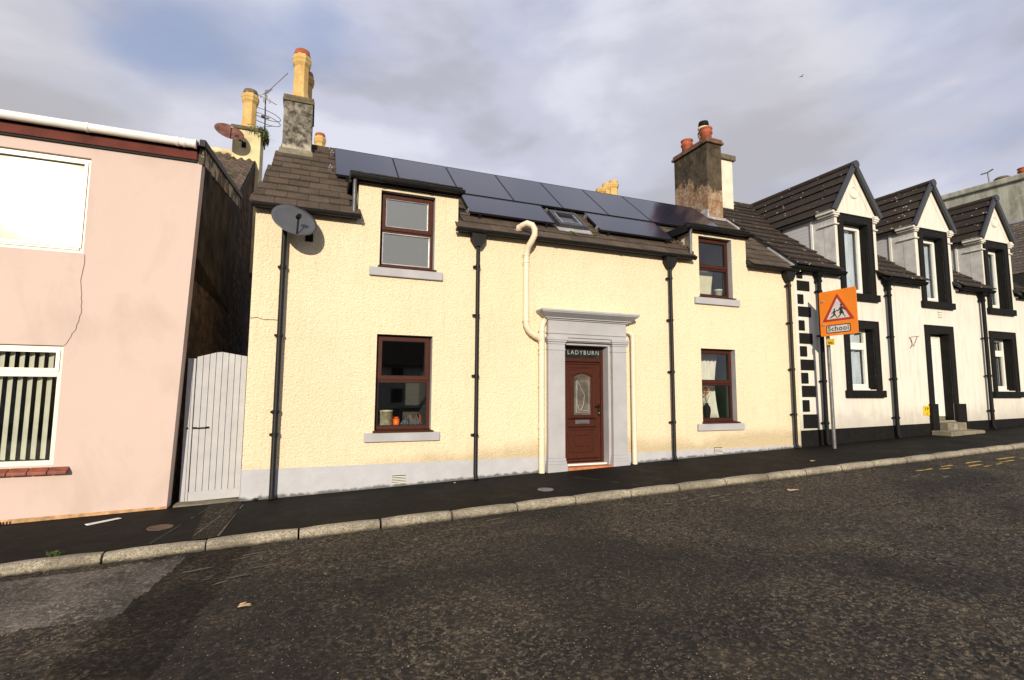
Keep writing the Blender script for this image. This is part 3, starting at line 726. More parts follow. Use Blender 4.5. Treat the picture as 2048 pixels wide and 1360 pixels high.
for k, w in WIN.items(): cottage_window(w, k)
# air bricks
def air_brick(parent, x0, x1, z0, z1, n=5):
    mb = MB(); mb.box(x0, x1, -.017, -.0125, z0, z1, 1); st = (z1-z0)/n
    for i in range(n):
        a = z0+st*i; mb.box(x0, x1, -.034, -.0175, a+st*.05, a+st*.50)
    return mb.build('air_brick', ['white_pvc', 'dark'], parent)
air_brick(YH, 1.40, 1.62, -.06, .07); air_brick(YH, 8.27, 8.50, .16, .30)
# crack near left corner
mb = MB(); random.seed(2); px, pz = XL+.003, 2.61
while px < -.50:
    nx_, nz_ = px+.05, pz+random.uniform(-.018, .010)
    mb.add([(px, -.008, pz-.005), (nx_, -.008, nz_-.004), (nx_, -.008, nz_+.004), (px, -.008, pz+.005)], [(0, 1, 2, 3)]); px, pz = nx_, nz_
mb.build('crack', 'crack', YH)
# downpipes
downpipe(YH, -.43, -.10, 4.37, gz(-.43), .040, False, cl=(.95, 1.3, 2.5, 3.6))
for x in (2.83, 7.15, 10.62): downpipe(YH, x, -.10, 4.17, gz(x), .036)
# soil pipe
sp = thing('soil_pipe', 'cream plastic soil pipe branching to the left of the grey doorway', 'pipe', (4.1, -.12, gz(4.1)))
def arc(c, a, b, r0, t0, t1, n=7):
    c = Vector(c); a = Vector(a); b = Vector(b)
    return [c + r0*(a*math.cos(t0+(t1-t0)*i/n)+b*math.sin(t0+(t1-t0)*i/n)) for i in range(n+1)]
RP = .058
mb = MB(); mb.tube([(3.64, -.02, 4.56), (3.68, -.16, 4.62), (3.74, -.27, 4.64), (3.82, -.32, 4.60), (3.865, -.33, 4.52), (3.87, -.32, 4.42), (3.84, -.27, 4.32), (3.80, -.18, 4.22), (3.79, -.13, 4.12), (3.785, -.12, 4.0), (3.785, -.12, 2.85)], RP, 16)
mb.tube([(3.785, -.12, 2.85), (3.79, -.12, 2.74), (3.83, -.12, 2.65), (3.90, -.12, 2.58), (3.98, -.12, 2.54), (4.06, -.12, 2.50), (4.11, -.12, 2.44)], RP, 16)
mb.build('pipe', 'cream_pvc', sp)
mb = MB(); mb.tube([(4.11, -.12, gz(4.1)+.01), (4.11, -.12, 2.66), (4.12, -.12, 2.74), (4.15, -.11, 2.81), (4.19, -.06, 2.84), (4.21, -.001, 2.84)], RP, 16)
mb.build('pipe', 'cream_pvc', sp)
mb = MB()
for (x, z) in ((3.785, 4.06), (3.785, 3.92), (3.785, 2.80), (4.11, 2.62), (4.11, 2.28), (4.11, 2.20), (4.11, 1.58), (4.11, .80), (4.11, .62)):
    h = .10 if z == .80 else .03
    mb.tube([(x, -.12, z), (x, -.12, z+h)], RP*1.17, 16); mb.cut()
for dx in (.0, .035): mb.tube([(3.955+dx, -.12, 2.553-dx*.45), (3.975+dx, -.12, 2.545-dx*.45)], RP*1.18, 16); mb.cut()
mb.tube([(3.655, -.07, 4.59), (3.665, -.10, 4.60)], RP*1.17, 16)
mb.build_each('collar', 'cream_pvc', sp)
mb = MB(); mb.tube([(3.645, -.035, 4.575), (3.650, -.055, 4.58)], RP*1.05, 16); mb.build('vent_cap', 'black_pvc', sp)
mb = MB(); mb.tube([(6.05, -.001, 2.70), (6.06, -.06, 2.71), (6.10, -.11, 2.69), (6.145, -.12, 2.64), (6.155, -.12, 2.56), (6.155, -.12, gz(6.1)+.01)], .05, 16)
one(mb, 'waste_pipe', ['cream_pvc'], (6.155, -.12, gz(6.1)), 'plain cream plastic pipe to the right of the grey doorway', 'pipe')

# doorcase
dc = MB()
def pil(x0, x1):
    dc.box(x0, x1, -.10, -.001, .24, 2.40)
    dc.box(x0-.03, x1+.03, -.14, -.001, -.3, .13); dc.box(x0-.02, x1+.02, -.125, -.001, .13, .18); dc.box(x0-.01, x1+.01, -.112, -.001, .18, .24)
    dc.box(x0-.008, x1+.008, -.112, -.001, 2.28, 2.305)
    dc.box(x0-.01, x1+.01, -.115, -.001, 2.40, 2.44); dc.box(x0-.03, x1+.03, -.14, -.001, 2.44, 2.475); dc.box(x0-.045, x1+.045, -.155, -.001, 2.475, 2.53)
pil(4.26, 4.615); pil(5.685, 6.01)
dc.box(4.26, 6.01, -.10, -.001, 2.53, 2.86)
dc.box(4.616, 5.684, -.07, -.001, 2.452, 2.529); dc.box(4.616, 5.684, -.105, -.07, 2.47, 2.505)
dc.box(4.24, 6.03, -.12, -.001, 2.60, 2.63)
dc.box(4.22, 6.05, -.13, -.001, 2.862, 2.89); dc.box(4.18, 6.09, -.17, -.001, 2.89, 2.915)
dc.hexa([(4.17, -.18, 2.915), (6.10, -.18, 2.915), (6.10, -.001, 2.915), (4.17, -.001, 2.915), (4.05, -.30, 2.985), (6.19, -.30, 2.985), (6.19, -.001, 2.985), (4.05, -.001, 2.985)])
dc.box(4.05, 6.19, -.305, -.001, 2.985, 3.005); dc.box(4.035, 6.205, -.32, -.001, 3.005, 3.045)
DC = dc.build('door_surround', 'door_stone', YH, bevel=.007)
mb = MB(); mb.box(4.6205, 4.66, .001, .22, -.02, 2.40); mb.box(5.64, 5.6795, .001, .22, -.02, 2.40); mb.box(4.6205, 5.6795, .001, .22, 2.40, 2.4495)
mb.build('door_jamb', 'door_stone', DC, bevel=.004)
mb = MB(); mb.box(4.615, 5.69, -.13, .30, -.2, .055); mb.build('door_step', 'terracotta', DC, bevel=.01)
mb = MB(); mb.box(4.66, 5.64, .10, .24, .055, .085); mb.build('threshold', 'white_pvc', DC)
mb = MB(); x0, x1 = 4.66, 5.64; yd = .20
frame_ring(mb, x0, x1, .085, 2.40, .06, yd, yd+.07, 0, .02)
mb.box(x0+.06, x1-.06, yd, yd+.07, 2.09, 2.16, 1)
dr = mb.build('door', ['rosewood', 'rosewood_h'], YH, bevel=.005)
mb = MB(); a, b = x0+.075, x1-.075
cx = (a+b)/2
mb.xz(rect(a, b, .12, 2.075), yd+.005, yd+.05)
def molding(l, y0, w=.016):
    # raised outline following loop l
    n = len(l)
    for i in range(n):
        p, q = Vector((l[i][0], y0, l[i][1])), Vector((l[(i+1) % n][0], y0, l[(i+1) % n][1]))
        mb.tube([p, q], w*.6, 6)
arch = [(cx-.25, .98), (cx+.25, .98), (cx+.25, 1.80)] + [(cx+.25-.5*k/8, 1.80+.075*math.sin(PI*k/8)) for k in range(1, 8)] + [(cx-.25, 1.80)]
molding(arch, yd+.0, .026); molding([(cx-.31, .95), (cx+.31, .95)], yd, .02)
molding(rect(a+.10, b-.10, .97, 1.98)[2:]+[(a+.10, 1.93)], yd+.002, .012)
molding(rect(cx-.27, cx+.27, .30, .74), yd+.0, .022); molding(rect(cx-.15, cx+.15, .42, .63), yd+.0, .02); molding([(cx-.31, .79), (cx+.31, .79)], yd, .02)
molding([(cx-.38, .17), (cx+.38, .17)], yd, .02); molding([(a+.03, 2.04), (b-.03, 2.04)], yd, .012)
leaf = mb.build('leaf', 'rosewood', dr)
mb = MB(); ga = [(cx-.185, 1.03), (cx+.185, 1.03), (cx+.185, 1.78)] + [(cx+.185-.37*k/8, 1.78+.06*math.sin(PI*k/8)) for k in range(1, 8)] + [(cx-.185, 1.78)]
mb.xz(ga, yd-.004, yd+.004); mb.build('glazing', 'frost', dr)
mb = MB()   # leading pattern
for P in ([(cx-.12, 1.72), (cx-.05, 1.60), (cx+.05, 1.42), (cx+.02, 1.22), (cx-.03, 1.12)], [(cx-.14, 1.08), (cx-.14, 1.70), (cx+.15, 1.70), (cx+.15, 1.08), (cx-.14, 1.08)], [(cx-.12, 1.72), (cx-.12, 1.25), (cx-.08, 1.12), (cx+.13, 1.11)], [(cx-.09, 1.2), (cx-.05, 1.24), (cx-.01, 1.2), (cx-.04, 1.14), (cx-.09, 1.14), (cx-.09, 1.2)]):
    mb.tube([(p, yd-.007, q) for p, q in P], .005, 5)
mb.build('leading', 'lead', dr)
mb = MB(); mb.box(cx-.16, cx+.16, yd-.012, yd+.002, .85, .93); mb.box(cx-.13, cx+.13, yd-.022, yd-.012, .865, .905); mb.build('letter_box', 'lead_dark', dr, bevel=.004)
mb = MB(); mb.box(b-.055, b-.025, yd-.016, yd+.002, 1.00, 1.24); mb.tube([(b-.04, yd-.01, 1.20), (b-.04, yd-.06, 1.20), (b-.15, yd-.065, 1.195)], .011, 8); mb.build('handle', 'black_iron', dr)
mb = MB(); mb.lathe([(0, 0), (.012, 0), (.012, .01), (0, .01)], (b-.04, yd-.016, 1.06), 10, mtx=Matrix.Rotation(PI/2, 3, 'X')); mb.build('keyhole', 'alu', dr)
# fanlight with name
mb = MB(); mb.box(x0+.06, x1-.06, yd+.02, yd+.03, 2.16, 2.34); mb.build('fanlight', mat('dark_fanlight_glass', (.02, .022, .022), .08, spec=.6, noise=(4, .4)), dr)
def text_mesh(body, size, fn, name, m, parent, extr=.0, bold=0, spacing=1.0):
    cu = bpy.data.curves.new(name, 'FONT'); cu.body = body; cu.size = size; cu.align_x = 'CENTER'; cu.align_y = 'CENTER'; cu.resolution_u = 3; cu.offset = bold; cu.extrude = extr; cu.space_character = spacing
    ob = bpy.data.objects.new(name, cu); COL.objects.link(ob)
    dg = bpy.context.evaluated_depsgraph_get(); dg.update()
    me = bpy.data.meshes.new_from_object(ob.evaluated_get(dg)); bpy.data.objects.remove(ob)
    mb = MB(); mb.add([fn(v.co) for v in me.vertices], [tuple(p.vertices) for p in me.polygons]); return mb.build(name, m, parent)
text_mesh('LADYBURN', .118, lambda c: (5.195+c.x, yd+.016, 2.272+c.y), 'lettering', mat('etched_lettering', (.36, .38, .37), .5, noise=(9, .3)), dr, bold=.0, spacing=1.30)
room(YH, x0, x1, .2, 2.3, .29, 1.2, 'dark')
# serifs for the lettering
# left chimney
cl = thing('dummy', '', '') if False else None
mb = MB(); CB = 5.9
stk = MB(); stk.box(-.66, -.11, 1.98, 2.92, CB, 7.34)
CH1 = stk.build('chimney', 'chim_grey', YH, 'tall stained grey chimney on the left end of the yellow roof', bevel=.015)
def reorigin(o, v):  # move a part's own origin so its material's height reads from its base
    v = Vector(v)
    for w in o.data.vertices: w.co -= v
    o.location = Vector(o.location) + v
    ORG[o] = ORG[o] + v
reorigin(CH1, (-5.4, 2.4, 6.25))
mb = MB(); mb.box(-.685, -.085, 1.955, 2.945, 7.342, 7.41); mb.box(-.675, -.095, 1.965, 2.935, 7.41, 7.48); mb.build('chimney_cap', 'sandstone', CH1, bevel=.015)
pot(CH1, -.37, 2.19, 7.47, 1.11, .165); pot(CH1, -.27, 2.68, 7.47, .95, .14)
mb = MB(); random.seed(12)
mb.hexa([(-.72, 1.86, rz(1.86)+.0), (-.07, 1.86, rz(1.86)), (-.07, 1.979, rz(1.98)), (-.72, 1.979, rz(1.98)), (-.71, 1.89, rz(1.86)+.05), (-.08, 1.89, rz(1.86)+.05), (-.09, 1.979, rz(1.98)+.09), (-.70, 1.979, rz(1.98)+.09)])
mb.build('flashing', 'concrete', CH1)
# right chimney
stk = MB(); stk.box(10.20, 10.72, 2.00, 3.40, 5.9, 8.50)
CH2 = stk.build('chimney', 'chim_brown', YH, 'broad crumbling brown chimney on the right end of the yellow roof', bevel=.02); reorigin(CH2, (5.2, 2.0, 6.45))
mb = MB(); mb.box(10.14, 10.78, 1.94, 3.46, 8.502, 8.58); mb.box(10.17, 10.75, 1.97, 3.43, 8.58, 8.66); mb.build('chimney_cap', 'brick_cap', CH2, bevel=.02)
pot(CH2, 10.46, 3.10, 8.64, .46, .16, 'red_pot', 18); pot(CH2, 10.42, 2.25, 8.64, .42, .16, 'red_pot', 18)
cow = pot(CH2, 10.68, 2.62, 8.64, .68, .15, 'cream_chim', 18)
mb = MB(); mb.lathe([(0, .0), (.145, .0), (.15, .04), (.14, .13), (.10, .15), (0, .155)], (10.68, 2.62, 9.36), 18); mb.tube([(10.58, 2.62, 9.2), (10.58, 2.62, 9.38)], .01, 6); mb.tube([(10.78, 2.62, 9.2), (10.78, 2.62, 9.38)], .01, 6)
mb.lathe([(.15, -.05), (.175, -.03), (.175, .02), (.15, .04)], (10.68, 2.62, 9.14), 18)
mb.build('cowl', 'black_iron', CH2)
mb = MB()
mb.box(10.17, 10.75, 1.96, 1.999, rz(1.96)-.05, rz(1.96)+.10); mb.cut(); mb.box(10.16, 10.199, 2.0, 2.45, rz(2.2)-.15, rz(2.3)+.03)
mb.build_each('flashing', 'lead', CH2)

# skylight
SK = MB(); th2 = th
def RP3(x, y, h): n = Vector((0, -math.sin(th), math.cos(th))); return Vector((x, y, rz(y))) + n*h
def rbox(mb, x0, x1, y0, y1, h0, h1, m=0):
    mb.hexa([RP3(x0, y0, h0), RP3(x1, y0, h0), RP3(x1, y1, h0), RP3(x0, y1, h0), RP3(x0, y0, h1), RP3(x1, y0, h1), RP3(x1, y1, h1), RP3(x0, y1, h1)], m)
sk = MB(); xa, xb, ya, yb = 4.66, 5.32, .26, .83
for q in ((xa, xa+.07, ya, yb), (xb-.07, xb, ya, yb), (xa+.07, xb-.07, ya, ya+.07), (xa+.07, xb-.07, yb-.08, yb)): rbox(sk, *q, .03, .13)
SKY = sk.build('skylight', mat('dark_skylight_cladding', (.045, .045, .05), .5, noise=(9, .3)), YH, bevel=.008)
mb = MB(); rbox(mb, xa+.07, xb-.07, ya+.07, yb-.08, .06, .075); mb.build('pane', mat('skylight_glass', (.015, .016, .018), .1, spec=.7), SKY)
mb = MB(); rbox(mb, xa-.06, xb+.06, ya-.13, ya-.002, .035, .05); mb.build('flashing', 'lead', SKY)
mb = MB(); rbox(mb, xa+.09, xa+.12, ya+.07, yb-.08, .078, .12); rbox(mb, xb-.12, xb-.09, ya+.07, yb-.08, .078, .12)
rbox(mb, xa+.1, xb-.1, ya+.10, ya+.115, .078, .1); rbox(mb, xa+.1, xb-.1, ya+.16, ya+.175, .078, .1); mb.build('glazing_bar', 'alu', SKY)

# solar panels
def solar(x0, x1, y0, y1, label):
    t_ = thing('solar_panel', label, 'solar panel', RP3((x0+x1)/2, y0, .08), 'black solar panels on the yellow cottage roof')
    mb = MB(); h0, h1 = .085, .125
    w = .012
    for q in ((x0, x0+w, y0, y1), (x1-w, x1, y0, y1), (x0+w, x1-w, y0, y0+w), (x0+w, x1-w, y1-w, y1)): rbox(mb, *q, h0, h1)
    mb.build('frame', 'pv_frame', t_)
    mb = MB(); rbox(mb, x0+w, x1-w, y0+w, y1-w, h0+.004, h1-.003); mb.build('glass', 'pv', t_)
    mb = MB()
    for xx in (x0+.18, x1-.2): rbox(mb, xx, xx+.04, y0-.03, y1+.01, .03, .082); mb.cut()
    mb.build_each('rail', 'pv_frame', t_)
ordn = ['first', 'second', 'third', 'fourth', 'fifth', 'sixth', 'seventh', 'eighth']
xs = [.34, 1.55, 2.75, 3.95, 5.125, 6.295, 7.475, 8.65, 9.82]
for i in range(8):
    nm = {0: 'tall solar panel at the left end of the upper row, nearest the grey chimney', 7: 'tall solar panel at the right end of the upper row, beside the brown chimney'}.get(i, 'tall solar panel, %s from the left in the upper row' % ordn[i])
    solar(xs[i]+.008, xs[i+1]-.008, 1.01, 2.28, nm)
solar(2.75, 4.54, .25, .955, 'wide low solar panel under the upper row, left of the skylight')
solar(5.60, 7.48, .235, .945, 'wide low solar panel under the upper row, right of the skylight')
mb = MB()
for (x, y) in ((.26, 2.1), (.22, 1.35), (5.52, .78), (5.55, .34), (2.70, .3), (4.60, .82)):
    rbox(mb, x, x+.07, y-.02, y+.03, .02, .09); rbox(mb, x+.02, x+.04, y-.03, y+.04, .09, .13); mb.cut()
mb.build_each('rail_bracket', 'alu', YH)
# moss below skylight
random.seed(13)
def moss_clump(name, pts, label, m='moss'):
    mb = MB()
    for (x, y, z, r0) in pts:
        for k in range(6):
            c = Vector((x+random.uniform(-r0, r0), y+random.uniform(-r0, r0)*.6, z+random.uniform(-r0, r0)*.4)); rr = r0*random.uniform(.3, .6)
            mb.lathe([(0, -rr), (rr*.7, -rr*.6), (rr, 0), (rr*.7, rr*.6), (0, rr)], c, 7, smooth=False)
    return one(mb, name, [m], pts[0][:3], label, 'moss')
p = RP3(4.88, .10, .03); moss_clump('moss_clump', [(p.x, p.y, p.z, .07), (p.x+.1, p.y+.02, p.z+.01, .05)], 'bright green moss on the tiles below the left of the skylight')
p = RP3(5.42, .16, .03); moss_clump('moss_clump', [(p.x, p.y, p.z, .045)], 'small olive moss tuft on the tiles below the right of the skylight')

# window sill objects
zs = .80+.045
mb = MB(); mb.lathe([(0, 0), (.125, 0), (.125, .28), (.132, .28), (.132, .30), (.118, .30), (.118, .28), (0, .28)], (1.31, .36, zs), 22)
one(mb, 'paint_tin', [mat('paint_spattered_tin', (.62, .56, .40), .5, noise=(14, .6))], (1.31, .36, zs), 'cream paint spattered tin inside the lower left brown window', 'tin')
jr = thing('jar', 'small bright orange jar beside the paint tin in the window', 'jar', (1.50, .36, zs))
mb = MB(); mb.lathe([(0, 0), (.055, 0), (.055, .15), (0, .15)], (1.50, .36, zs), 16); mb.build('body', mat('orange_plastic', (.85, .16, .01), .4), jr)
mb = MB(); mb.lathe([(0, .15), (.045, .15), (.045, .185), (0, .185)], (1.50, .36, zs), 16); mb.build('lid', mat('dark_orange_lid', (.45, .08, .01), .4), jr)
random.seed(5)
gl = thing('work_gloves', 'heap of grey and orange work gloves on the lower left window sill', 'gloves', (1.72, .37, zs))
for nm, mc, pp in (('glove', mat('grey_glove_fabric', (.10, .10, .11), .9, noise=(20, .4), bump=(40, .6, .01)), [(1.66, .36), (1.76, .40), (1.86, .35)]), ('glove', mat('orange_glove_rubber', (.40, .08, .03), .7, noise=(20, .4)), [(1.70, .42), (1.92, .40)])):
    mb = MB()
    for (gx, gy) in pp:
        for k in range(4):
            a = random.uniform(0, 6.28); L = random.uniform(.07, .12)
            mb.tube([(gx, gy, zs+.035), (gx+math.cos(a)*L*.5, gy+math.sin(a)*L*.3, zs+.11+.03*k), (gx+math.cos(a)*L, gy+math.sin(a)*L*.4, zs+.05)], [.04, .036, .022], 8)
    mb.build(nm, mc, gl)
zs = .83+.045
vt = thing('vase', 'slim dark vase of dried flowers in the lower right brown window', 'vase', (8.46, .38, zs))
mb = MB(); mb.lathe([(0, 0), (.05, 0), (.06, .04), (.085, .2), (.075, .28), (.035, .34), (.045, .37), (.03, .37), (0, .3)], (8.46, .38, zs), 16); mb.build('vase_body', 'black_clean', vt)
mb = MB(); random.seed(8)
for k in range(9):
    a = random.uniform(-1, 1); e = Vector((8.46+a*.13-.02, .38+random.uniform(-.05, .05), zs+.5+random.uniform(0, .22)))
    mb.tube([(8.46, .38, zs+.34), (8.46+a*.04, .38, zs+.45), e], .004, 5)
mb.build('stem', mat('dry_stem', (.18, .14, .05), .9), vt)
mb = MB()
for k in range(16):
    c = (8.42+random.uniform(-.06, .10), .36+random.uniform(-.04, .04), zs+.48+random.uniform(0, .26)); rr = random.uniform(.02, .035)
    mb.lathe([(0, -rr), (rr, 0), (0, rr)], c, 7, k % 2, smooth=False)
mb.build('flower', [mat('red_petal', (.32, .03, .02), .8), mat('peach_petal', (.55, .30, .14), .8)], vt)
def drape(name, x0, x1, z0, z1, y, m, label, folds=9, amp=.03, cat='curtain', gather=0, group=None):
    mb = MB(); n = folds*6; K = 8
    P = []
    for j in range(K+1):
        v = j/K
        for i in range(n+1):
            u = i/n; g = 1-gather*math.sin(PI*v)*.6
            P.append((x0+(x1-x0)*u*g, y+amp*math.sin(u*folds*2*PI+1.3*math.sin(v*3)), z0+(z1-z0)*v))
    mb.add(P, [(j*(n+1)+i, j*(n+1)+i+1, (j+1)*(n+1)+i+1, (j+1)*(n+1)+i) for j in range(K) for i in range(n)], smooth=True)
    o = one(mb, name, [m], ((x0+x1)/2, y, z0), label, cat, group)
    so_ = o.modifiers.new('cloth thickness', 'SOLIDIFY'); so_.thickness = .004
    return o
drape('curtain', 8.30, 8.98, .84, 2.42, .56, 'curtain', 'white gathered curtain on the left of the lower right brown window', 6, .035, gather=.25)
mb = MB(); mb.hexa([(8.30, .36, 3.66), (8.64, .36, 3.66), (8.64, .40, 3.66), (8.30, .40, 3.66), (8.30, .36, 4.26), (8.74, .36, 4.28), (8.74, .40, 4.28), (8.30, .40, 4.26)])
one(mb, 'board', [mat('cream_board', (.60, .56, .42), .8, noise=(5, .15))], (8.45, .38, 3.66), 'cream board leaning inside the upper right brown window', 'board', bevel=.006)
mb = MB(); mb.lathe([(0, 0), (.07, 0), (.095, .2), (.10, .2), (.10, .23), (.085, .23), (.08, .2), (0, .2)], (8.88, .36, 3.65), 18)
one(mb, 'plant_pot', [mat('white_glazed_pot', (.65, .62, .52), .3)], (8.88, .36, 3.65), 'small white pot inside the upper right brown window', 'pot')
mb = MB(); mb.box(7.9, 9.1, .30, .46, 3.62, 3.645); mb.build('inner_sill', 'room_pale', YH)

# satellite dishes
def sat_dish(loc, nrm, rx, ry, wallpt, m, label, arm=.16, small=False):
    loc = Vector(loc); nrm = Vector(nrm).normalized()
    t_ = thing('satellite_dish', label, 'satellite dish', wallpt)
    z = nrm; x = Vector((0, 0, 1)).cross(z).normalized(); y = z.cross(x)
    R3 = Matrix((x, y, z)).transposed()
    mb = MB(); n = 36; K = 6; vs = []; dep = .16*rx
    for s_, off in ((1, 0), (-1, -.008)):
        for k in range(K+1):
            rr = k/K
            for j in range(n):
                a = 2*PI*j/n; vs.append(loc + R3 @ Vector((rx*rr*math.cos(a), ry*rr*math.sin(a), dep*rr*rr-dep+off)))
    B = (K+1)*n; fs = []
    for o_ in (0, B):
        for k in range(K):
            for j in range(n): fs.append((o_+k*n+j, o_+k*n+(j+1) % n, o_+(k+1)*n+(j+1) % n, o_+(k+1)*n+j))
    for j in range(n): fs.append((K*n+j, K*n+(j+1) % n, B+K*n+(j+1) % n, B+K*n+j))
    mb.add(vs, fs, smooth=True); mb.build('reflector', m, t_)
    lo = loc + R3 @ Vector((0, -ry*.95, -.02)); tip = loc + R3 @ Vector((0, -ry*.30, arm))
    mb = MB(); mb.tube([lo, (lo+tip)/2+Vector((0, 0, -.02)), tip], .014, 8); mb.build('arm', 'black_iron', t_)
    mb = MB(); dn = (loc+R3 @ Vector((0, 0, -dep)) - tip).normalized()
    mb.tube([tip-dn*.05, tip+dn*.03, tip+dn*.05], [.034, .038, .028], 10); mb.build('receiver', 'black_iron' if not small else 'alu', t_)
    bk = loc - z*(dep+.02); wp = Vector(wallpt)
    mb = MB(); mb.tube([bk, bk-z*.06, Vector((wp.x, (bk.y+wp.y)/2, wp.z)), wp], .02, 8); mb.box(wp.x-.06, wp.x+.06, wp.y-.012, wp.y-.001, wp.z-.09, wp.z+.09)
    mb.build('bracket', 'black_iron', t_)
    return t_
sat_dish((-.28, -.40, 4.15), (.26, -.80, .50), .345, .325, (-.06, -.001, 4.02), 'dish', 'dark grey satellite dish on the upper left of the yellow wall')

# ================================================================== GATE
G = thing('gate', 'pale grey boarded gate with pointed top between the pink and yellow houses', 'gate', (-1.25, .3, gz(-1.25)))
mb = MB(); gx0, gx1 = -1.60, -.90; n = 8; w = (gx1-gx0)/n
def gtop(x): return 2.09 - abs(x+1.29)*(.30 if x < -1.29 else .17)
for i in range(n):
    a = gx0+i*w; b = a+w-.006; zb = gz(a)+.02
    mb.hexa([(a, .30, zb), (b, .30, zb), (b, .325, zb), (a, .325, zb), (a, .30, gtop(a)), (b, .30, gtop(b)), (b, .325, gtop(b)), (a, .325, gtop(a))])
mb.build('boards', 'gate', G, bevel=.003)
mb = MB(); mb.hexa([(gx0-.005, .275, gz(gx0)+.02), (gx1, .275, gz(gx1)+.02), (gx1, .299, gz(gx1)+.02), (gx0-.005, .299, gz(gx0)+.02), (gx0-.005, .275, gz(gx0)+.16), (gx1, .275, gz(gx1)+.16), (gx1, .299, gz(gx1)+.16), (gx0-.005, .299, gz(gx0)+.16)]); mb.build('rail', 'gate', G, bevel=.004)
mb = MB(); mb.box(-1.72, -1.61, .28, .36, gz(-1.7)+.01, 1.97); mb.box(-1.655, -1.645, .268, .279, gz(-1.7)+.01, 1.97); mb.build('post', 'gate', G, bevel=.005)
mb = MB(); mb.tube([(-1.57, .295, .90), (-1.55, .262, .90), (-1.43, .262, .905), (-1.41, .295, .905)], .009, 8); mb.box(-1.60, -1.55, .292, .299, .885, .915); mb.box(-1.43, -1.38, .292, .299, .89, .92)
mb.lathe([(0, -.02), (.016, 0), (0, .02)], (-1.67, .27, .90), 8); mb.build('handle', 'black_iron', G)
mb = MB(); mb.box(-1.74, -.88, .02, .45, gz(-1.3)-.2, gz(-1.3)+.015)
one(mb, 'doorstep', ['concrete'], (-1.3, .2, gz(-1.3)), 'worn stone threshold under the grey gate', 'step')

# ================================================================== PINK HOUSE
PH = thing('pink_house', 'smooth pink rendered house with white gutter and large white windows', 'house', (-4, 0, gz(-4)))
PX0 = -9.0; bt, tp = -1.815, -1.655
def pxr(z): return bt + (tp-bt)*(z+.25)/5.3
pw = (-5.2, -3.05, 3.42, 4.83); pl_ = (-5.2, -3.175, .45, 2.09)
mb = MB(); zb = -.8
mb.xz([(PX0, zb), (pxr(zb), zb), (pxr(5.14), 5.14), (PX0, 5.14)], 0, .25, 0, None, [rect(*pw), rect(*pl_)])
mb.build('wall', 'pink', PH)
mb = MB(); mb.hexa([(PX0, -.006, -1.0), (pxr(-.5)+.002, -.006, -1.0), (pxr(-.5)+.002, -.0005, -1.0), (PX0, -.0005, -1.0), (PX0, -.006, gz(PX0)+.12), (pxr(-.2)+.002, -.006, gz(-1.8)+.035), (pxr(-.2)+.002, -.0005, gz(-1.8)+.035), (PX0, -.0005, gz(PX0)+.12)])
mb.build('base_course', 'base_ochre', PH)
def rp(y): return 5.30+.17*(y+.05)
# side wall in two tones (rubble below, damp render above) following the lean
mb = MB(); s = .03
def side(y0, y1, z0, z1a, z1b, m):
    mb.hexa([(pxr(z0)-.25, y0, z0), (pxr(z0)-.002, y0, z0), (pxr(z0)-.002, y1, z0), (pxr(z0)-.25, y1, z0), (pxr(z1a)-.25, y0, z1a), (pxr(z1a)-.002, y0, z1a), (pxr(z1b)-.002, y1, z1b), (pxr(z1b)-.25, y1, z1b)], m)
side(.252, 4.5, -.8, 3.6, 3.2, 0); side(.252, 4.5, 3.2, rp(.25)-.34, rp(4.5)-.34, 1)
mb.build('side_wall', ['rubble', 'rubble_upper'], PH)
mb = MB(); mb.hexa([(-1.70, -.02, 4.98), (tp+.02, -.02, 4.98), (tp+.02, 4.4, rp(4.4)-.33), (-1.70, 4.4, rp(4.4)-.33), (-1.70, -.02, rp(-.02)-.05), (tp+.02, -.02, rp(-.02)-.05), (tp+.02, 4.4, rp(4.4)-.05), (-1.70, 4.4, rp(4.4)-.05)])
mb.build('verge_board', mat('peeling_cream_verge', (.34, .27, .19), .9, build=lambda t, b, oc: (t.links.new(mixc(t, ramp(t, nz(t, oc, 3.5, 6, .7), [(.45, 0.0), (.5, 1.0)]), (.42, .34, .24), (.07, .055, .04)), b.inputs['Base Color']), setbump(t, b, nz(t, oc, 20), .4, .01))), PH)
mb = MB(); mb.hexa([(tp-.03, -.13, rp(-.13)-.07), (tp+.055, -.13, rp(-.13)-.07), (tp+.055, 4.5, rp(4.5)-.07), (tp-.03, 4.5, rp(4.5)-.07), (tp-.03, -.13, rp(-.13)+.04), (tp+.055, -.13, rp(-.13)+.04), (tp+.055, 4.5, rp(4.5)+.04), (tp-.03, 4.5, rp(4.5)+.04)])
mb.build('verge_trim', 'black_pvc', PH, bevel=.01)
mb = MB(); mb.hexa([(PX0, -.10, rp(-.10)-.05), (tp-.03, -.10, rp(-.10)-.05), (tp-.03, 4.5, rp(4.5)-.05), (PX0, 4.5, rp(4.5)-.05), (PX0, -.10, rp(-.10)+.02), (tp-.03, -.10, rp(-.10)+.02), (tp-.03, 4.5, rp(4.5)+.02), (PX0, 4.5, rp(4.5)+.02)])
mb.build('roof', 'lead_dark', PH)
mb = MB(); mb.box(PX0, -1.72, -.055, -.001, 5.02, 5.17); mb.box(PX0, -1.72, -.035, -.001, 4.99, 5.02, 1); mb.build('fascia', ['red_board', 'dark'], PH, bevel=.006)
mb = MB(); mb.tube([(PX0, -.13, 5.235), (-1.735, -.13, 5.235)], .062, 16)
for x in (-6.1, -3.1, -1.99, -1.90, -1.76): mb.tube([(x, -.13, 5.235), (x+.035, -.13, 5.235)], .07, 16)
mb.build('gutter', 'white_pvc', PH)
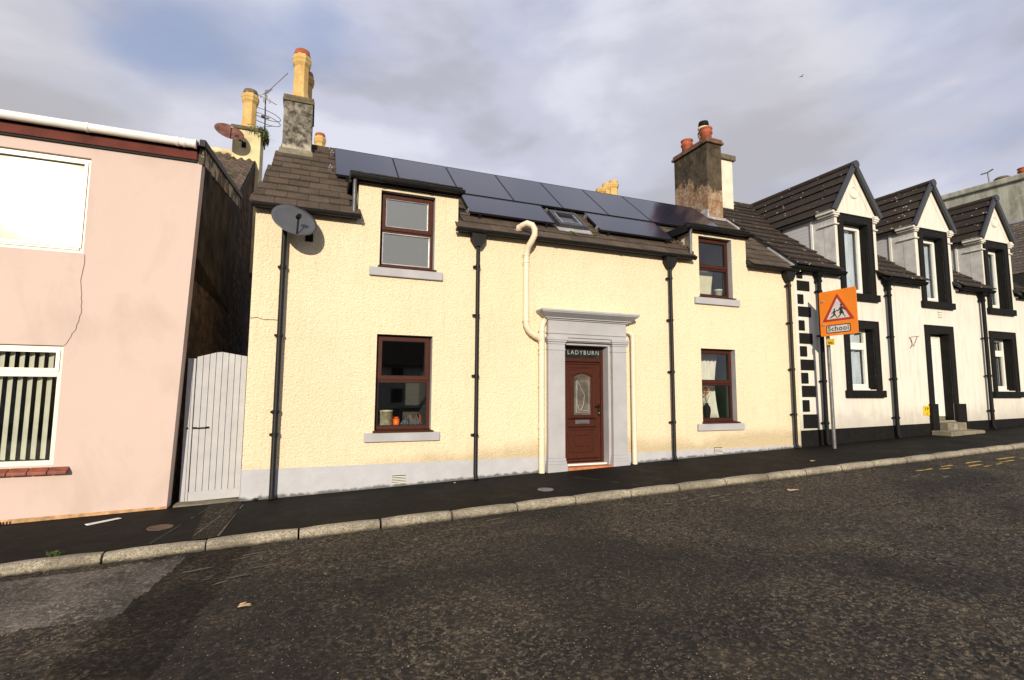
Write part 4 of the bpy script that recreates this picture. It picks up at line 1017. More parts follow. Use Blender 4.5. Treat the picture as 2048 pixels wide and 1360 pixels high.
# windows
def pink_window(w, transom, label):
    x0, x1, z0, z1 = w; yf = .045
    mb = MB(); frame_ring(mb, x0, x1, z0, z1, .06, yf, yf+.07)
    if transom: mb.box(x0+.06, x1-.06, yf-.005, yf+.06, transom-.045, transom+.045)
    else: mb.box(x0+.06, x1-.06, yf-.02, yf-.001, z0+.045, z0+.075)
    wn = mb.build('window', 'cream_frame', PH, bevel=.006)
    xm = -3.95 if False else None
    gm = 'glass_glare' if not transom else 'glass_pink'
    if transom:
        pane(wn, x0+.06, x1-.06, z0+.06, transom-.045, yf+.03, gm); pane(wn, x0+.06, x1-.06, transom+.045, z1-.06, yf+.02, gm)
        mb = MB(); frame_ring(mb, x0+.05, x1-.045, transom+.03, z1-.05, .045, yf-.015, yf+.02); mb.build('sash', 'cream_frame', wn, bevel=.006)
        mb = MB(); random.seed(4); xx = x0-.15
        while xx < x1+.03: L = .215; mb.hexa([(xx, -.10, z0-.115), (xx+L-.006, -.10, z0-.115), (xx+L-.006, .04, z0-.06), (xx, .04, z0-.06), (xx, -.10, z0-.07), (xx+L-.006, -.10, z0-.07), (xx+L-.006, .04, z0-.003), (xx, .04, z0-.003)]); xx += L
        mb.build('tile_sill', 'red_tile_sill', wn, bevel=.008)
    else:
        pane(wn, x0+.06, x1-.06, z0+.06, z1-.06, yf+.03, gm)
        mb = MB(); frame_ring(mb, x0+.045, x1-.04, z0+.08, z1-.045, .04, yf-.02, yf+.02); mb.build('sash', 'cream_frame', wn, bevel=.006)
    room(PH, x0, x1, z0, z1, .255, 1.6, 'room', .3)
pink_window(pw, None, ''); pink_window(pl_, 1.70, '')
drape('curtain', -5.15, -3.02, 3.45, 4.85, .22, 'curtain_pale', 'pale sheer vertical blind behind the sunlit upper pink house window', 14, .018, 'blind')
vb = thing('vertical_blind', 'grey green vertical slat blind in the lower pink house window', 'blind', (-4.1, .22, .5))
for k in range(19):
    x = -5.1 + k*.108
    mb = MB(); c, s_ = math.cos(.68), math.sin(.68); hw = .052
    mb.hexa([(x-hw*c, .20+hw*s_, .52), (x+hw*c, .20-hw*s_, .52), (x+hw*c, .203-hw*s_, .52), (x-hw*c, .203+hw*s_, .52), (x-hw*c, .20+hw*s_, 2.03), (x+hw*c, .20-hw*s_, 2.03), (x+hw*c, .203-hw*s_, 2.03), (x-hw*c, .203+hw*s_, 2.03)])
    mb.build('slat', 'blind_fabric', vb)
mb = MB(); mb.box(-5.15, -3.05, .17, .24, 2.04, 2.08); mb.build('head_rail', 'white_pvc', vb)
# crack lines on the render
mb = MB(); random.seed(6)
def crackline(pts, w=.004):
    for (a, b), (c, e) in zip(pts, pts[1:]):
        K = 6; pa, pb = a, b
        for k in range(1, K+1):
            t = k/K; qa = a+(c-a)*t+random.uniform(-.012, .012)*(k < K); qb = b+(e-b)*t
            mb.add([(pa-w/2, -.003, pb), (pa+w/2, -.003, pb), (qa+w/2, -.003, qb), (qa-w/2, -.003, qb)], [(0, 1, 2, 3)]); pa, pb = qa, qb
crackline([(-3.03, 3.40), (-3.04, 2.95), (-3.01, 2.6), (-3.05, 2.35), (-3.17, 2.09)], .007)
mb.build('crack', 'crack', PH)

# ================================================================== HOUSE BEHIND (mossy pantiles)
BH = thing('rear_house', 'old house with mossy pantile roof behind the pink house', 'house', (-4, 8, 0))
gx = -1.75; ye, ze, yr, zr_ = 4.55, 5.95, 8.7, 8.80
mb = MB(); mb.yz([(4.6, -.8), (12.6, -.8), (12.6, 6.0), (yr, zr_-.12), (4.6, 5.85)], -7.5, gx, 0); mb.build('wall', 'rubble', BH)
mb = MB(); th3 = math.atan2(zr_-ze, yr-ye); V3 = Vector((0, math.cos(th3), math.sin(th3))); N3 = Vector((0, -math.sin(th3), math.cos(th3)))
Ls = math.hypot(zr_-ze, yr-ye); rows = 14; rl = Ls/rows; random.seed(31)
for i in range(rows):
    x = gx-.02
    for j in range(26):
        w = .215; a = x-w*(j+1)
        n = 5; vs = []
        h0 = .02+random.uniform(-.008, .008); tt = random.random()
        for v_, hh in ((i*rl, .045+h0), ((i+1.1)*rl, h0)):
            for k in range(n+1):
                u = k/n; vs.append(Vector((a+w*u, ye, ze)) + V3*v_ + N3*(hh+.035*math.sin(u*2*PI)))
        mb.add(vs, [(k, k+1, n+2+k, n+1+k) for k in range(n)], 0, tt, True)
        mb.add([vs[k] for k in range(n+1)] + [vs[k]-N3*.05 for k in range(n+1)], [(k, k+1, n+2+k, n+1+k) for k in range(n)], 0, tt)
mb.build('roof', 'pantile', BH)
mb = MB(); mb.hexa([(-7.5, ye, ze-.1), (gx, ye, ze-.1), (gx, yr, zr_-.1), (-7.5, yr, zr_-.1), (-7.5, ye, ze), (gx, ye, ze), (gx, yr, zr_), (-7.5, yr, zr_)])
mb.hexa([(-7.5, yr, zr_-.1), (gx, yr, zr_-.1), (gx, 12.8, 6.0), (-7.5, 12.8, 6.0), (-7.5, yr, zr_), (gx, yr, zr_), (gx, 12.8, 6.1), (-7.5, 12.8, 6.1)])
mb.build('roof_deck', 'dark', BH)
mb = MB(); mb.tube([(-7.5, yr, zr_+.03), (gx-.6, yr, zr_+.03)], .12, 12); mb.build('ridge', 'cream_chim', BH)
stk = MB(); stk.box(-2.42, -1.64, 8.25, 9.25, 5.0, 9.46)
CH3 = stk.build('chimney', 'cream_chim', BH, 'cream painted chimney behind the pink house', bevel=.02)
mb = MB(); mb.box(-2.48, -1.59, 8.19, 9.31, 9.462, 9.58); mb.build('chimney_cap', 'sandstone', CH3, bevel=.03)
pot(CH3, -2.03, 8.55, 9.57, 1.33, .225, lip='sandstone')
random.seed(17)
fc = thing('moss_tuft', 'hanging green moss and fern on the cream chimney cap', 'plant', (-1.75, 8.3, 9.7))
for nm_, m_, cnt, ll in (('fronds', 'leaf', 150, .22), ('dry_fronds', 'moss', 110, .26)):
    mb = MB()
    for k in range(cnt):
        p0 = Vector((random.uniform(-2.0, -1.5), random.uniform(8.08, 8.7), random.uniform(9.44, 9.68)))
        if nm_ == 'dry_fronds': p0.x = random.uniform(-1.62, -1.45); p0.z -= .12
        dr_ = Vector((random.uniform(-.5, .5), random.uniform(-.6, .2), random.uniform(-1.3, .25))).normalized()*random.uniform(.5, 1)*ll
        sd = Vector((random.uniform(-1, 1), random.uniform(-1, 1), random.uniform(-1, 1))).normalized()*.018
        mb.add([p0-sd, p0+sd, p0+dr_*.6+sd*.8, p0+dr_, p0+dr_*.6-sd*.8], [(0, 1, 2, 3, 4)])
    mb.build(nm_, m_, fc)
sat_dish((-2.44, 7.75, 9.11), (.30, -.80, .52), .40, .34, (-2.1, 8.249, 8.98), 'rust', 'rusty brown satellite dish on the cream chimney', arm=.2, small=True)
AE = thing('aerial', 'thin pole with television aerial beside the cream chimney', 'aerial', (-1.60, 9.1, 9.3))
mb = MB(); mb.tube([(-1.60, 9.1, 9.3), (-1.66, 9.1, 11.35)], .022, 8); mb.build('pole', 'galv', AE)
mb = MB(); mb.tube([(-1.66, 9.0, 11.15), (-1.0, 8.85, 11.95)], .014, 6)
for k in range(5):
    p0 = Vector((-1.66, 9.0, 11.15)).lerp(Vector((-1.0, 8.85, 11.95)), k*.05); mb.tube([p0+Vector((-.10, .2, .07)), p0+Vector((.10, -.2, -.07))], .009, 5)
for k in range(4): mb.box(-1.80+k*.09, -1.76+k*.09, 8.97, 9.0, 11.0-(k % 2)*.14, 11.10-(k % 2)*.1)
mb.tube([(-1.95, 9.0, 11.12), (-1.30, 9.0, 10.85)], .012, 6); mb.build('antenna', 'galv', AE)
mb = MB()
for zz in (10.45, 10.28): mb.tube([Vector((-1.64, 9.0, zz)) + Vector((.48*math.cos(a), .42*math.sin(a), .05*math.sin(a)-.10*math.cos(a))) for a in [2*PI*k/28 for k in range(29)]], .011, 5)
mb.box(-1.74, -1.50, 8.97, 9.03, 10.33, 10.40); mb.build('loop', 'galv', AE)
# other rear houses with pots
def rear(x0, x1, y0, y1, ze_, zr2, chims, label):
    t_ = thing('rear_house', label, 'house', ((x0+x1)/2, (y0+y1)/2, 0)); ym = (y0+y1)/2
    mb = MB(); mb.yz([(y0, -1), (y1, -1), (y1, ze_), (ym, zr2-.1), (y0, ze_)], x0, x1); mb.build('wall', 'grey_render', t_)
    mb = MB()
    for s1, a in ((1, y0-.2), (-1, y1+.2)):
        mb.hexa([(x0-.1, a, ze_-.1), (x1+.1, a, ze_-.1), (x1+.1, ym, zr2), (x0-.1, ym, zr2), (x0-.1, a, ze_), (x1+.1, a, ze_), (x1+.1, ym, zr2+.1), (x0-.1, ym, zr2+.1)])
    mb.build('roof', 'slate', t_)
    for (cx0, cx1, cy0, cy1, zt, pots) in chims:
        mb = MB(); mb.box(cx0, cx1, cy0, cy1, zr2-1, zt); c_ = mb.build('chimney', 'cream_chim', t_, bevel=.02)
        for (px_, py_, h_, r_) in pots: pot(c_, px_, py_, zt, h_, r_, lip='buff_pot' if len(pots) > 1 else 'red_pot')
rear(-.55, 3.5, 5.4, 9.4, 5.2, 7.2, [(-.28, .40, 6.6, 7.6, 8.15, [(.07, 6.9, .95, .155)])], 'house behind the grey chimney showing one short buff chimney pot')
rear(8, 14, 7.2, 11.2, 5.2, 7.4, [(10.5, 11.9, 8.7, 9.3, 9.25, [(11.02, 9.0, .62, .20), (11.30, 9.0, .88, .18), (11.60, 8.95, 1.02, .20)])], 'house behind the solar panels showing three buff chimney pots')

# ================================================================== WHITE TERRACE
WH = thing('white_terrace', 'white rendered terrace with black window trim and three gabled dormers', 'house', (16, 0, gz(16)))
WX0, WX1 = XR+.005, 24.0
TW = .82; WY0 = -.2; WZ0 = 4.56; WYR = 3.4; WZR = WZ0+TW*(WYR-WY0)
def wz(y): return WZ0+TW*(y-WY0)
DG = [dict(a=12.44, b=14.0, c=13.20), dict(a=15.62, b=17.22, c=16.42), dict(a=18.74, b=20.24, c=19.49)]
DZ = 6.22; DA = 7.40
ol = [(WX0, -1.2), (WX1, -1.2), (WX1, 4.52)]
for g in reversed(DG): ol += [(g['b'], 4.52), (g['b'], DZ), (g['c'], DA), (g['a'], DZ), (g['a'], 4.52)]
ol += [(WX0, 4.52)]
ups = [(12.72, 13.64), (15.93, 16.83), (18.99, 19.85)]
gfw = [(12.72, 13.64), (18.92, 19.86)]
UZ = (4.06, 5.92); GZ = (1.58, 3.14); WD = (15.94, 16.80, .75, 3.16)
holes = [rect(a, b, *UZ) for a, b in ups] + [rect(a, b, *GZ) for a, b in gfw] + [rect(*WD)]
mb = MB(); mb.xz(ol, 0, .3, 0, 1, holes)
mb.yz([(.304, -1.2), (6.5, -1.2), (6.5, 4.6), (WYR, WZR-.12), (.304, wz(.304)-.12)], WX0, WX0+.25, 0)
mb.yz([(.304, -1.2), (6.5, -1.2), (6.5, 4.6), (WYR, WZR-.12), (.304, wz(.304)-.12)], WX1-.25, WX1, 0)
mb.box(WX0+.253, WX1-.253, 6.25, 6.5, -1.2, 4.6)
mb.build('wall', ['white_render', 'black_clean'], WH)
# plinth and quoins
mb = MB()
for a, b in ((WX0+.003, 15.72), (17.02, WX1)):
    n = 8
    for i in range(n):
        p, q = a+(b-a)*i/n, a+(b-a)*(i+1)/n; z1a, z1b = .40+.0185*p, .40+.0185*q
        mb.hexa([(p, -.025, -1), (q, -.025, -1), (q, -.001, -1), (p, -.001, -1), (p, -.025, z1a), (q, -.025, z1b), (q, -.001, z1b), (p, -.001, z1a)])
mb.box(15.70, 15.96, -.10, -.001, .2, 1.21); mb.box(16.80, 17.20, -.10, -.001, .2, 1.21); mb.box(15.94, 16.80, -.001, .28, .2, .68)
mb.build('plinth', 'black_clean', WH, bevel=.012)
mb = MB(); random.seed(19); z = .66; k = 0
for (z0, z1, wd) in [(.63, .98, .47), (1.02, 1.32, .22), (1.37, 1.66, .46), (1.69, 1.97, .23), (2.01, 2.29, .45), (2.34, 2.61, .22), (2.65, 2.93, .44), (2.97, 3.24, .20), (3.31, 3.58, .43), (3.62, 3.88, .20), (3.95, 4.22, .42), (4.25, 4.45, .20)]:
    mb.box(WX0+.10, WX0+.10+wd+random.uniform(-.01, .01), -.022, -.001, z0+.02, z1)
mb.build('quoin', 'black_clean', WH, bevel=.01)
# roof tiles main (only where seen)
mb = MB(); tw_ = math.atan(TW); VW = (0, math.cos(tw_), math.sin(tw_)); rlw = .335; rws = int(math.hypot(WYR-WY0, WZR-WZ0)/rlw)+1; random.seed(23)
def skipW(uc, vc, a, b):
    x = WX0-.05+uc; y = WY0+vc*math.cos(tw_)
    return any(g['a']+.05 < x < g['b']-.05 and y < 1.9 for g in DG)
slope_tiles(mb, (WX0-.05, WY0-.03, WZ0-.02), (1, 0, 0), VW, WX1-WX0+.05, rws, rlw, .38, lift=.045, thick=.03, skip=skipW)
mb.build('roof', 'tile_white_house', WH)
mb = MB()
cuts = [WX0-.05]
for g in DG: cuts += [g['a']+.06, g['b']-.06]
cuts += [WX1]
for i in range(len(cuts)-1):
    a, b = cuts[i], cuts[i+1]; y0 = WY0+.06 if i % 2 == 0 else 1.7
    mb.hexa([(a, y0, wz(y0)-.1), (b, y0, wz(y0)-.1), (b, WYR, WZR-.1), (a, WYR, WZR-.1), (a, y0, wz(y0)-.016), (b, y0, wz(y0)-.016), (b, WYR, WZR-.016), (a, WYR, WZR-.016)])
mb.hexa([(WX0, WYR, WZR-.1), (WX1, WYR, WZR-.1), (WX1, 6.7, 4.6), (WX0, 6.7, 4.6), (WX0, WYR, WZR), (WX1, WYR, WZR), (WX1, 6.7, 4.7), (WX0, 6.7, 4.7)])
mb.build('roof_deck', 'dark', WH)
mb = MB(); mb.tube([(WX0, WYR, WZR-.03), (WX1, WYR, WZR-.03)], .11, 12); mb.build('ridge', 'tile_white_house', WH)
# gutters between dormers
for a, b in ((WX0-.25, 12.42), (14.02, 15.60), (17.24, 18.72), (20.26, WX1)):
    mb = MB(); gutter(mb, a, b, -.20, 4.50, .07, .75); mb.box(a+.2, b, -.12, -.001, 4.42, 4.51); mb.build('gutter', 'black_iron', WH)
for x in (11.62, 14.20, 18.36): downpipe(WH, x, -.11, 4.20, gz(x), .048, True, 'black_iron', fancy=True, cl=(.5, 1.5, 2.6, 3.7))
# dormers
for k, g in enumerate(DG):
    a, b, c = g['a'], g['b'], g['c']
    # roof slopes
    zf = 6.14; ov = .10; za = 7.50
    mb = MB(); random.seed(50+k)
    for sgn, xe in ((1, a-ov), (-1, b+ov)):
        U = Vector((0, 1, 0)); Vs = Vector((c-xe, 0, za-zf)); Ls = Vs.length
        n_r = 5
        slope_tiles(mb, (xe, -.06, zf), U, Vs.normalized(), 3.7, n_r, Ls/n_r, 1.25, lift=.05, thick=.035, jit=.004)
    dm = mb.build('dormer', 'tile_white_house', WH)
    mb = MB()   # deck closing the roof
    for xe in (a-ov, b+ov):
        mb.hexa([(xe, -.04, zf-.06), (c, -.04, za-.08), (c, 3.6, za-.08), (xe, 3.6, zf-.06), (xe, -.04, zf-.012), (c, -.04, za-.012), (c, 3.6, za-.012), (xe, 3.6, zf-.012)])
    mb.build('roof_deck', 'dark', dm)
    mb = MB(); mb.tube([(c, -.08, za-.0), (c, 3.6, za-.0)], .085, 10); mb.build('ridge', 'tile_white_house', dm)
    # bargeboards (verge)
    mb = MB()
    for xe in (a-ov, b+ov):
        d0 = Vector((c-xe, 0, za-zf)); nn = Vector((-d0.z, 0, d0.x)).normalized()
        if nn.z < 0: nn = -nn
        p, q = Vector((xe, 0, zf)), Vector((c, 0, za))
        P = [p-nn*.055, q-nn*.055+Vector((0, 0, -.02)), q+nn*.075+Vector((0, 0, -.02)), p+nn*.075]
        mb.hexa([(w.x, -.12, w.z) for w in P] + [(w.x, -.055, w.z) for w in P])
    mb.lathe([(0, -.02), (.115, -.02), (.115, .07), (0, .07)], (c, -.08, za-.02), 8, mtx=Matrix.Rotation(PI/2, 3, 'X'), smooth=False)
    mb.build('bargeboard', mat('charcoal_verge_plastic', (.035, .037, .042), .45) if k == 0 else bpy.data.materials['charcoal_verge_plastic'], dm, bevel=.006)
    # cheek walls
    yb_ = (6.12-WZ0)/TW+WY0
    for xx, xw in ((a, a+.12), (b-.12, b)):
        mb = MB(); mb.yz([(.304, wz(.304)-.1), (.62, wz(.62)-.1), (.62, 6.12), (.304, 6.12)], xx, xw); mb.yz([(.001, 4.40), (.303, 4.42), (.303, 6.12), (.001, 6.12)], xx-.004, xx, 0) if xx == a else None
        mb.build('cheek', 'grey_render', dm)
        mb = MB(); mb.yz([(.68, wz(.68)-.1), (yb_, 6.12), (.68, 6.12)], xx+.01, xw); mb.build('cladding', 'cladding', dm)
        mb = MB(); mb.yz([(.621, wz(.62)-.08), (.679, wz(.68)-.08), (.679, 6.12), (.621, 6.12)], xx-.02, xw); mb.build('corner_strip', 'white_pvc', dm)
    # end brackets (moulded kneelers)
    mb = MB()
    for xx, sg in ((a, -1), (b, 1)):
        for (ww, z0, z1) in ((.05, 5.80, 5.84), (.04, 6.0, 6.04), (.10, 6.04, 6.09), (.15, 6.09, 6.15), (.13, 6.15, 6.19)):
            x0_, x1_ = (xx-ww, xx+.12) if sg < 0 else (xx-.12, xx+ww*.6)
            mb.box(x0_, x1_, -.03-ww*.35, .42 if sg < 0 else .1, z0, z1)
            if z0 == 5.80: mb.cut()
        mb.cut()
    mb.build_each('kneeler', 'white_render', dm, bevel=.012)
    # roundel
    if k != 1:
        mb = MB(); mb.lathe([(0, .012), (.10, .012), (.12, .012), (.13, .045), (.16, .045), (.18, 0)], (c, -.001, 6.76), 24, mtx=Matrix.Rotation(PI/2, 3, 'X')); mb.build('roundel', 'white_render', dm)
    # triangular recess line
    mb = MB()
    for s_ in (-1, 1): mb.tube([(c+s_*.60, -.004, 6.22), (c, -.004, 7.15)], .008, 5); mb.cut()
    mb.build_each('moulding', 'white_render', dm)
def white_window(x0, x1, z0, z1, upper, idx):
    mb = MB(); w = .19; yo = -.035
    mb.xz([(x0-w, z0-.02), (x0, z0-.02), (x0, z1), (x1, z1), (x1, z0-.02), (x1+w, z0-.02), (x1+w, z1+.21), (x0-w, z1+.21)], yo, -.001)
    mb.box(x0-w+.0, x1+w, yo-.012, yo-.0005, z1+.17, z1+.21)
    for xx in (x0-w, x1+w-.035): mb.box(xx, xx+.035, yo-.012, yo-.0005, z0-.0, z1+.169)
    wn = mb.build('window', 'black_paint', WH, bevel=.006)
    mb = MB(); mb.box(x0-w-.06, x1+w+.06, -.10, -.001, z0-.20, z0-.02); mb.build('sill', 'black_clean', wn, bevel=.012)
    yf = .20; mb = MB(); frame_ring(mb, x0, x1, z0+.02, z1-.0, .075, yf, yf+.07)
    frame_ring(mb, x0+.065, x1-.065, z0+.085, (z1-.065 if upper else z0+(z1-z0)*.70), .055, yf-.02, yf+.03)
    if not upper: mb.box(x0+.07, x1-.07, yf-.01, yf+.06, z0+(z1-z0)*.70, z0+(z1-z0)*.78)
    mb.box(x0+.02, x1-.02, yf-.06, yf, z0+.0, z0+.03)
    mb.build('frame', 'white_pvc', wn, bevel=.006)
    mb = MB(); mb.box(x0+.07, x1-.07, yf+.02, yf+.026, z0+.09, z1-.07); mb.build('pane', 'glass', wn)
    room(WH, x0, x1, z0, z1, .305, 1.2, 'room', .15 if upper else .3)
names = ['first', 'second', 'third']
for i, (a, b) in enumerate(ups):
    white_window(a, b, *UZ, True, i)
    drape('curtain', a+.06, b+.24, UZ[0]-.1, UZ[1]+.02, .335, 'curtain_grey', '%s upstairs net curtain of the white terrace, counted from the yellow cottage' % names[i], 7, .015, group='grey net curtains in the dormer windows')
for i, (a, b) in enumerate(gfw): white_window(a, b, *GZ, False, i)
drape('curtain', 12.78, 13.88, GZ[0]-.1, GZ[1]+.02, .345, 'curtain_grey', 'grey net curtain in the ground floor window behind the school sign', 5, .03, gather=.05)
mbl = thing('venetian_blind', 'slatted blind with white cords in the far right ground floor window', 'blind', (19.4, .36, GZ[0]))
mb = MB()
for k in range(40):
    zz = GZ[0]+.06+k*.037; mb.hexa([(19.0, .33, zz), (20.1, .33, zz), (20.1, .36, zz+.014), (19.0, .36, zz+.014), (19.0, .33, zz+.002), (20.1, .33, zz+.002), (20.1, .36, zz+.016), (19.0, .36, zz+.016)])
o_ = mb.build('slats', 'curtain_grey', mbl); o_['kind'] = 'stuff'
mb = MB()
for xx in (19.45, 19.78): mb.box(xx-.018, xx+.018, .315, .32, GZ[0]+.05, GZ[1]-.05); mb.cut()
mb.build_each('tape', 'white_pvc', mbl)
# front door of terrace
mb = MB(); x0, x1, z0, z1 = WD; w = .20
mb.xz([(x0-w, 1.21), (x0, 1.21), (x0, z1), (x1, z1), (x1, 1.21), (x1+w, 1.21), (x1+w, z1+.22), (x0-w, z1+.22)], -.035, -.001); mb.build('door_surround', 'black_paint', WH, bevel=.006)
mb = MB(); frame_ring(mb, x0+.002, x1-.002, .86, z1-.04, .06, .22, .29); wd = mb.build('door', 'white_pvc', WH, bevel=.006)
mb = MB(); mb.box(x0+.06, x1-.06, .24, .28, .90, z1-.10)
for r_ in ((x0+.2, x1-.2, 1.2, z1-.3), (x0+.24, x1-.24, 1.3, z1-.38)): frame_ring(mb, *r_, .02, .228, .24)
mb.build('leaf', 'white_pvc', wd, bevel=.006)
mb = MB(); mb.tube([(x0+.12, .23, 1.85), (x0+.12, .19, 1.85), (x0+.2, .185, 1.85)], .012, 8); mb.box(x0+.10, x0+.14, .22, .24, 1.75, 1.95); mb.box(x0+.085, x0+.12, .205, .24, 2.55, 2.63); mb.build('handle', 'black_iron', wd)
mb = MB(); mb.box(x0+.002, x1-.002, -.05, .219, .681, .74); mb.box(x0+.002, x1-.002, .22, .285, .681, .858, 0); mb.build('threshold', 'concrete', WH, bevel=.01)
# steps
st_ = thing('doorstep', 'two worn concrete steps at the white terrace door with a small grating', 'steps', (16.2, -.3, gz(16.2)))
mb = MB(); mb.box(15.98, 16.80, -.28, -.03, .3, .71); mb.build('upper_step', 'concrete', st_, bevel=.02)
mb = MB(); mb.hexa([(15.66, -.52, .35), (17.14, -.52, .35), (17.14, -.04, .35), (15.66, -.04, .35), (15.66, -.52, .50), (17.14, -.52, .51), (17.14, -.04, .52), (15.66, -.04, .50)])
mb.build('lower_step', 'concrete', st_, bevel=.02)
mb = MB()
for zz in (.545, .585, .625, .665): mb.box(16.2, 16.36, -.29, -.281, zz-.006, zz+.012)
mb.build('grating', 'lead', st_)
# fire point plate
fp = thing('wall_plate', 'small square yellow plate on the white wall by the black doorway', 'sign', (15.58, -.02, .9))
mb = MB(); mb.box(15.45, 15.70, -.02, -.001, .90, 1.16); mb.build('plate', 'yellow_label', fp, bevel=.01)
text_mesh('F P', .12, lambda c: (15.575+c.x, -.024, 1.07+c.y), 'lettering', 'sign_black', fp, bold=.002)
text_mesh('2', .08, lambda c: (15.575+c.x, -.024, .95+c.y), 'lettering', 'sign_black', fp, bold=.002)
mb = MB()
for i in range(3): mb.box(16.38, 16.56, -.028, -.001, 3.62+i*.07, 3.66+i*.07)
mb.build('air_brick', 'white_render', WH)
mb = MB(); random.seed(77)
mb.tube([(15.08, -.01, 3.00), (15.5, -.01, 3.05)], .006, 5); mb.tube([(15.08, -.01, 3.0), (15.2, -.03, 2.75), (15.42, -.01, 3.04)], .006, 5); mb.tube([(15.12, -.02, 2.98), (15.17, -.02, 2.82), (15.08, -.02, 2.70)], .006, 5)
mb.build('wire_bracket', 'rust', WH)
# white neighbour stack behind brown chimney
mb = MB(); mb.box(11.30, 11.98, 2.85, 3.9, 6.2, 8.60); wc = mb.build('chimney', mat('cream_white_stack', (.66, .62, .50), .9, noise=(4, .2), bump=(10, .4, .02)), WH, 'white painted chimney half hidden behind the brown one', bevel=.02)
mb = MB(); mb.box(11.22, 12.06, 2.78, 3.96, 8.602, 8.77); mb.build('chimney_cap', 'sandstone', wc, bevel=.02)
mb = MB(); mb.box(11.28, 12.0, 2.82, 3.2, 6.72, 6.86); mb.build('flashing', 'lead', wc)

# ================================================================== GREY GABLE AND SLATE ROOF AT THE RIGHT
GBx = 25.0
gb = thing('grey_building', 'tall streaked grey rendered gable wall beyond the white terrace', 'building', (28, 3, gz(28)))
mb = MB(); mb.yz([(-.0, -.5), (9.0, -.5), (9.0, 9.85), (-.0, 9.55)], GBx, GBx+6); mb.build('wall', 'streaked', gb)
mb = MB(); mb.hexa([(GBx-.12, -.1, 9.55), (GBx+.4, -.1, 9.55), (GBx+.4, 9.1, 9.86), (GBx-.12, 9.1, 9.86), (GBx-.12, -.1, 9.78), (GBx+.4, -.1, 9.80), (GBx+.4, 9.1, 10.10), (GBx-.12, 9.1, 10.08)]); mb.build('coping', 'streaked', gb, bevel=.04)
pot(gb, GBx+.3, 1.62, 9.75, .38, .17, 'red_pot', 18); pot(gb, GBx+.6, 2.42, 9.80, .22, .20, 'red_pot', 18)
mb = MB(); mb.lathe([(0, 0), (.26, .0), (.27, .04), (.2, .10), (0, .13)], (GBx+.6, 2.42, 10.03), 16); mb.build('cowl', 'sandstone', gb)
a2 = thing('aerial', 'small T shaped aerial above the grey gable wall', 'aerial', (GBx+.3, 2.70, 9.8))
mb = MB(); mb.tube([(GBx+.3, 2.70, 9.8), (GBx+.3, 2.73, 10.40)], .025, 6); mb.build('pole', 'galv', a2)
mb = MB(); mb.tube([(GBx+.2, 2.93, 10.38), (GBx+.3, 2.73, 10.41), (GBx+.3, 2.55, 10.48)], .028, 6); mb.build('antenna', 'galv', a2)
sh = thing('slate_house', 'low building with weathered slate roof against the grey gable', 'building', (23, 1, gz(23)))
mb = MB(); mb.box(24.01, GBx-.01, .3, 7, -.5, 5.0); mb.build('wall', 'white_render', sh)
mb = MB(); random.seed(61)
U = Vector((0, 1, 0)); Vs = Vector((GBx-21.2, 0, 8.05-5.35)).normalized()
slope_tiles(mb, (21.2, -.3, 5.35), U, Vs, 8.0, 20, .233, .30, lift=.02, thick=.012)
mb.build('roof', 'slate', sh)
mb = MB(); mb.hexa([(21.2, -.3, 4.9), (GBx-.01, -.3, 7.6), (GBx-.01, 7.7, 7.6), (21.2, 7.7, 4.9), (21.2, -.3, 5.33), (GBx-.01, -.3, 8.02), (GBx-.01, 7.7, 8.02), (21.2, 7.7, 5.33)]); mb.build('roof_deck', 'dark', sh)
mb = MB(); mb.box(GBx-.10, GBx-.002, -.2, 7.7, 7.97, 8.10); mb.build('flashing', 'lead', sh)

# ================================================================== SCHOOL SIGN
SX, SY = 11.24, -.53
sg = thing('road_sign', 'orange school warning sign on a grey steel pole', 'sign', (SX, SY, gz(SX)))
mb = MB(); mb.tube([(SX+.05, SY, gz(SX)), (SX+.0, SY-.01, 3.72)], .04, 16); mb.lathe([(.04, 0), (.045, .01), (0, .03)], (SX, SY-.01, 3.715), 12); mb.build('pole', 'galv', sg)
PY0, PY1, PZ0, PZ1 = -.43, -1.32, 2.80, 3.84   # left (far) and right (near) edges as seen
def S2(u, v, h):  # u right 0..1 across plate, v up 0..1; h distance in front (-x)
    return (SX-.06-h, PY0+(PY1-PY0)*u, PZ0+(PZ1-PZ0)*v)
def rrect(u0, u1, v0, v1, ru, rv, n=6):
    P = []
    for cu_, cv_, a0 in ((u1-ru, v1-rv, 0), (u0+ru, v1-rv, 90), (u0+ru, v0+rv, 180), (u1-ru, v0+rv, 270)):
        for k in range(n+1): a = math.radians(a0+90*k/n); P.append((cu_+ru*math.cos(a), cv_+rv*math.sin(a)))
    return P
def rtri(c0, r0, n=6):
    # rounded triangle from 3 corners
    P = []
    for i in range(3):
        p = Vector(c0[i]); a = (Vector(c0[i-1])-p).normalized(); b = (Vector(c0[(i+1) % 3])-p).normalized()
        s0, s1 = p+a*r0, p+b*r0
        for k in range(n+1): t = k/n; P.append(tuple((1-t)**2*s0+2*t*(1-t)*p+t*t*s1))
    return P
mb = MB(); mb.prism(rrect(0, 1, 0, 1, .045, .04), S2, .0, .012); mb.build('plate', 'orange', sg)
mb = MB(); mb.prism(rrect(.0, 1, 0, 1, .045, .04), S2, -.004, -.0005); mb.build('plate_back', 'galv', sg)
def tri_up(cu_, cv_, hw, hh): return [(cu_-hw, cv_), (cu_+hw, cv_), (cu_, cv_+hh)]
mb = MB(); mb.prism(rtri(tri_up(.50, .315, .435, .61), .05), S2, .0125, .0135); mb.build('border', 'sign_red', sg)
mb = MB(); mb.prism(rtri(tri_up(.50, .365, .31, .45), .01), S2, .014, .015); mb.build('face', 'sign_white', sg)
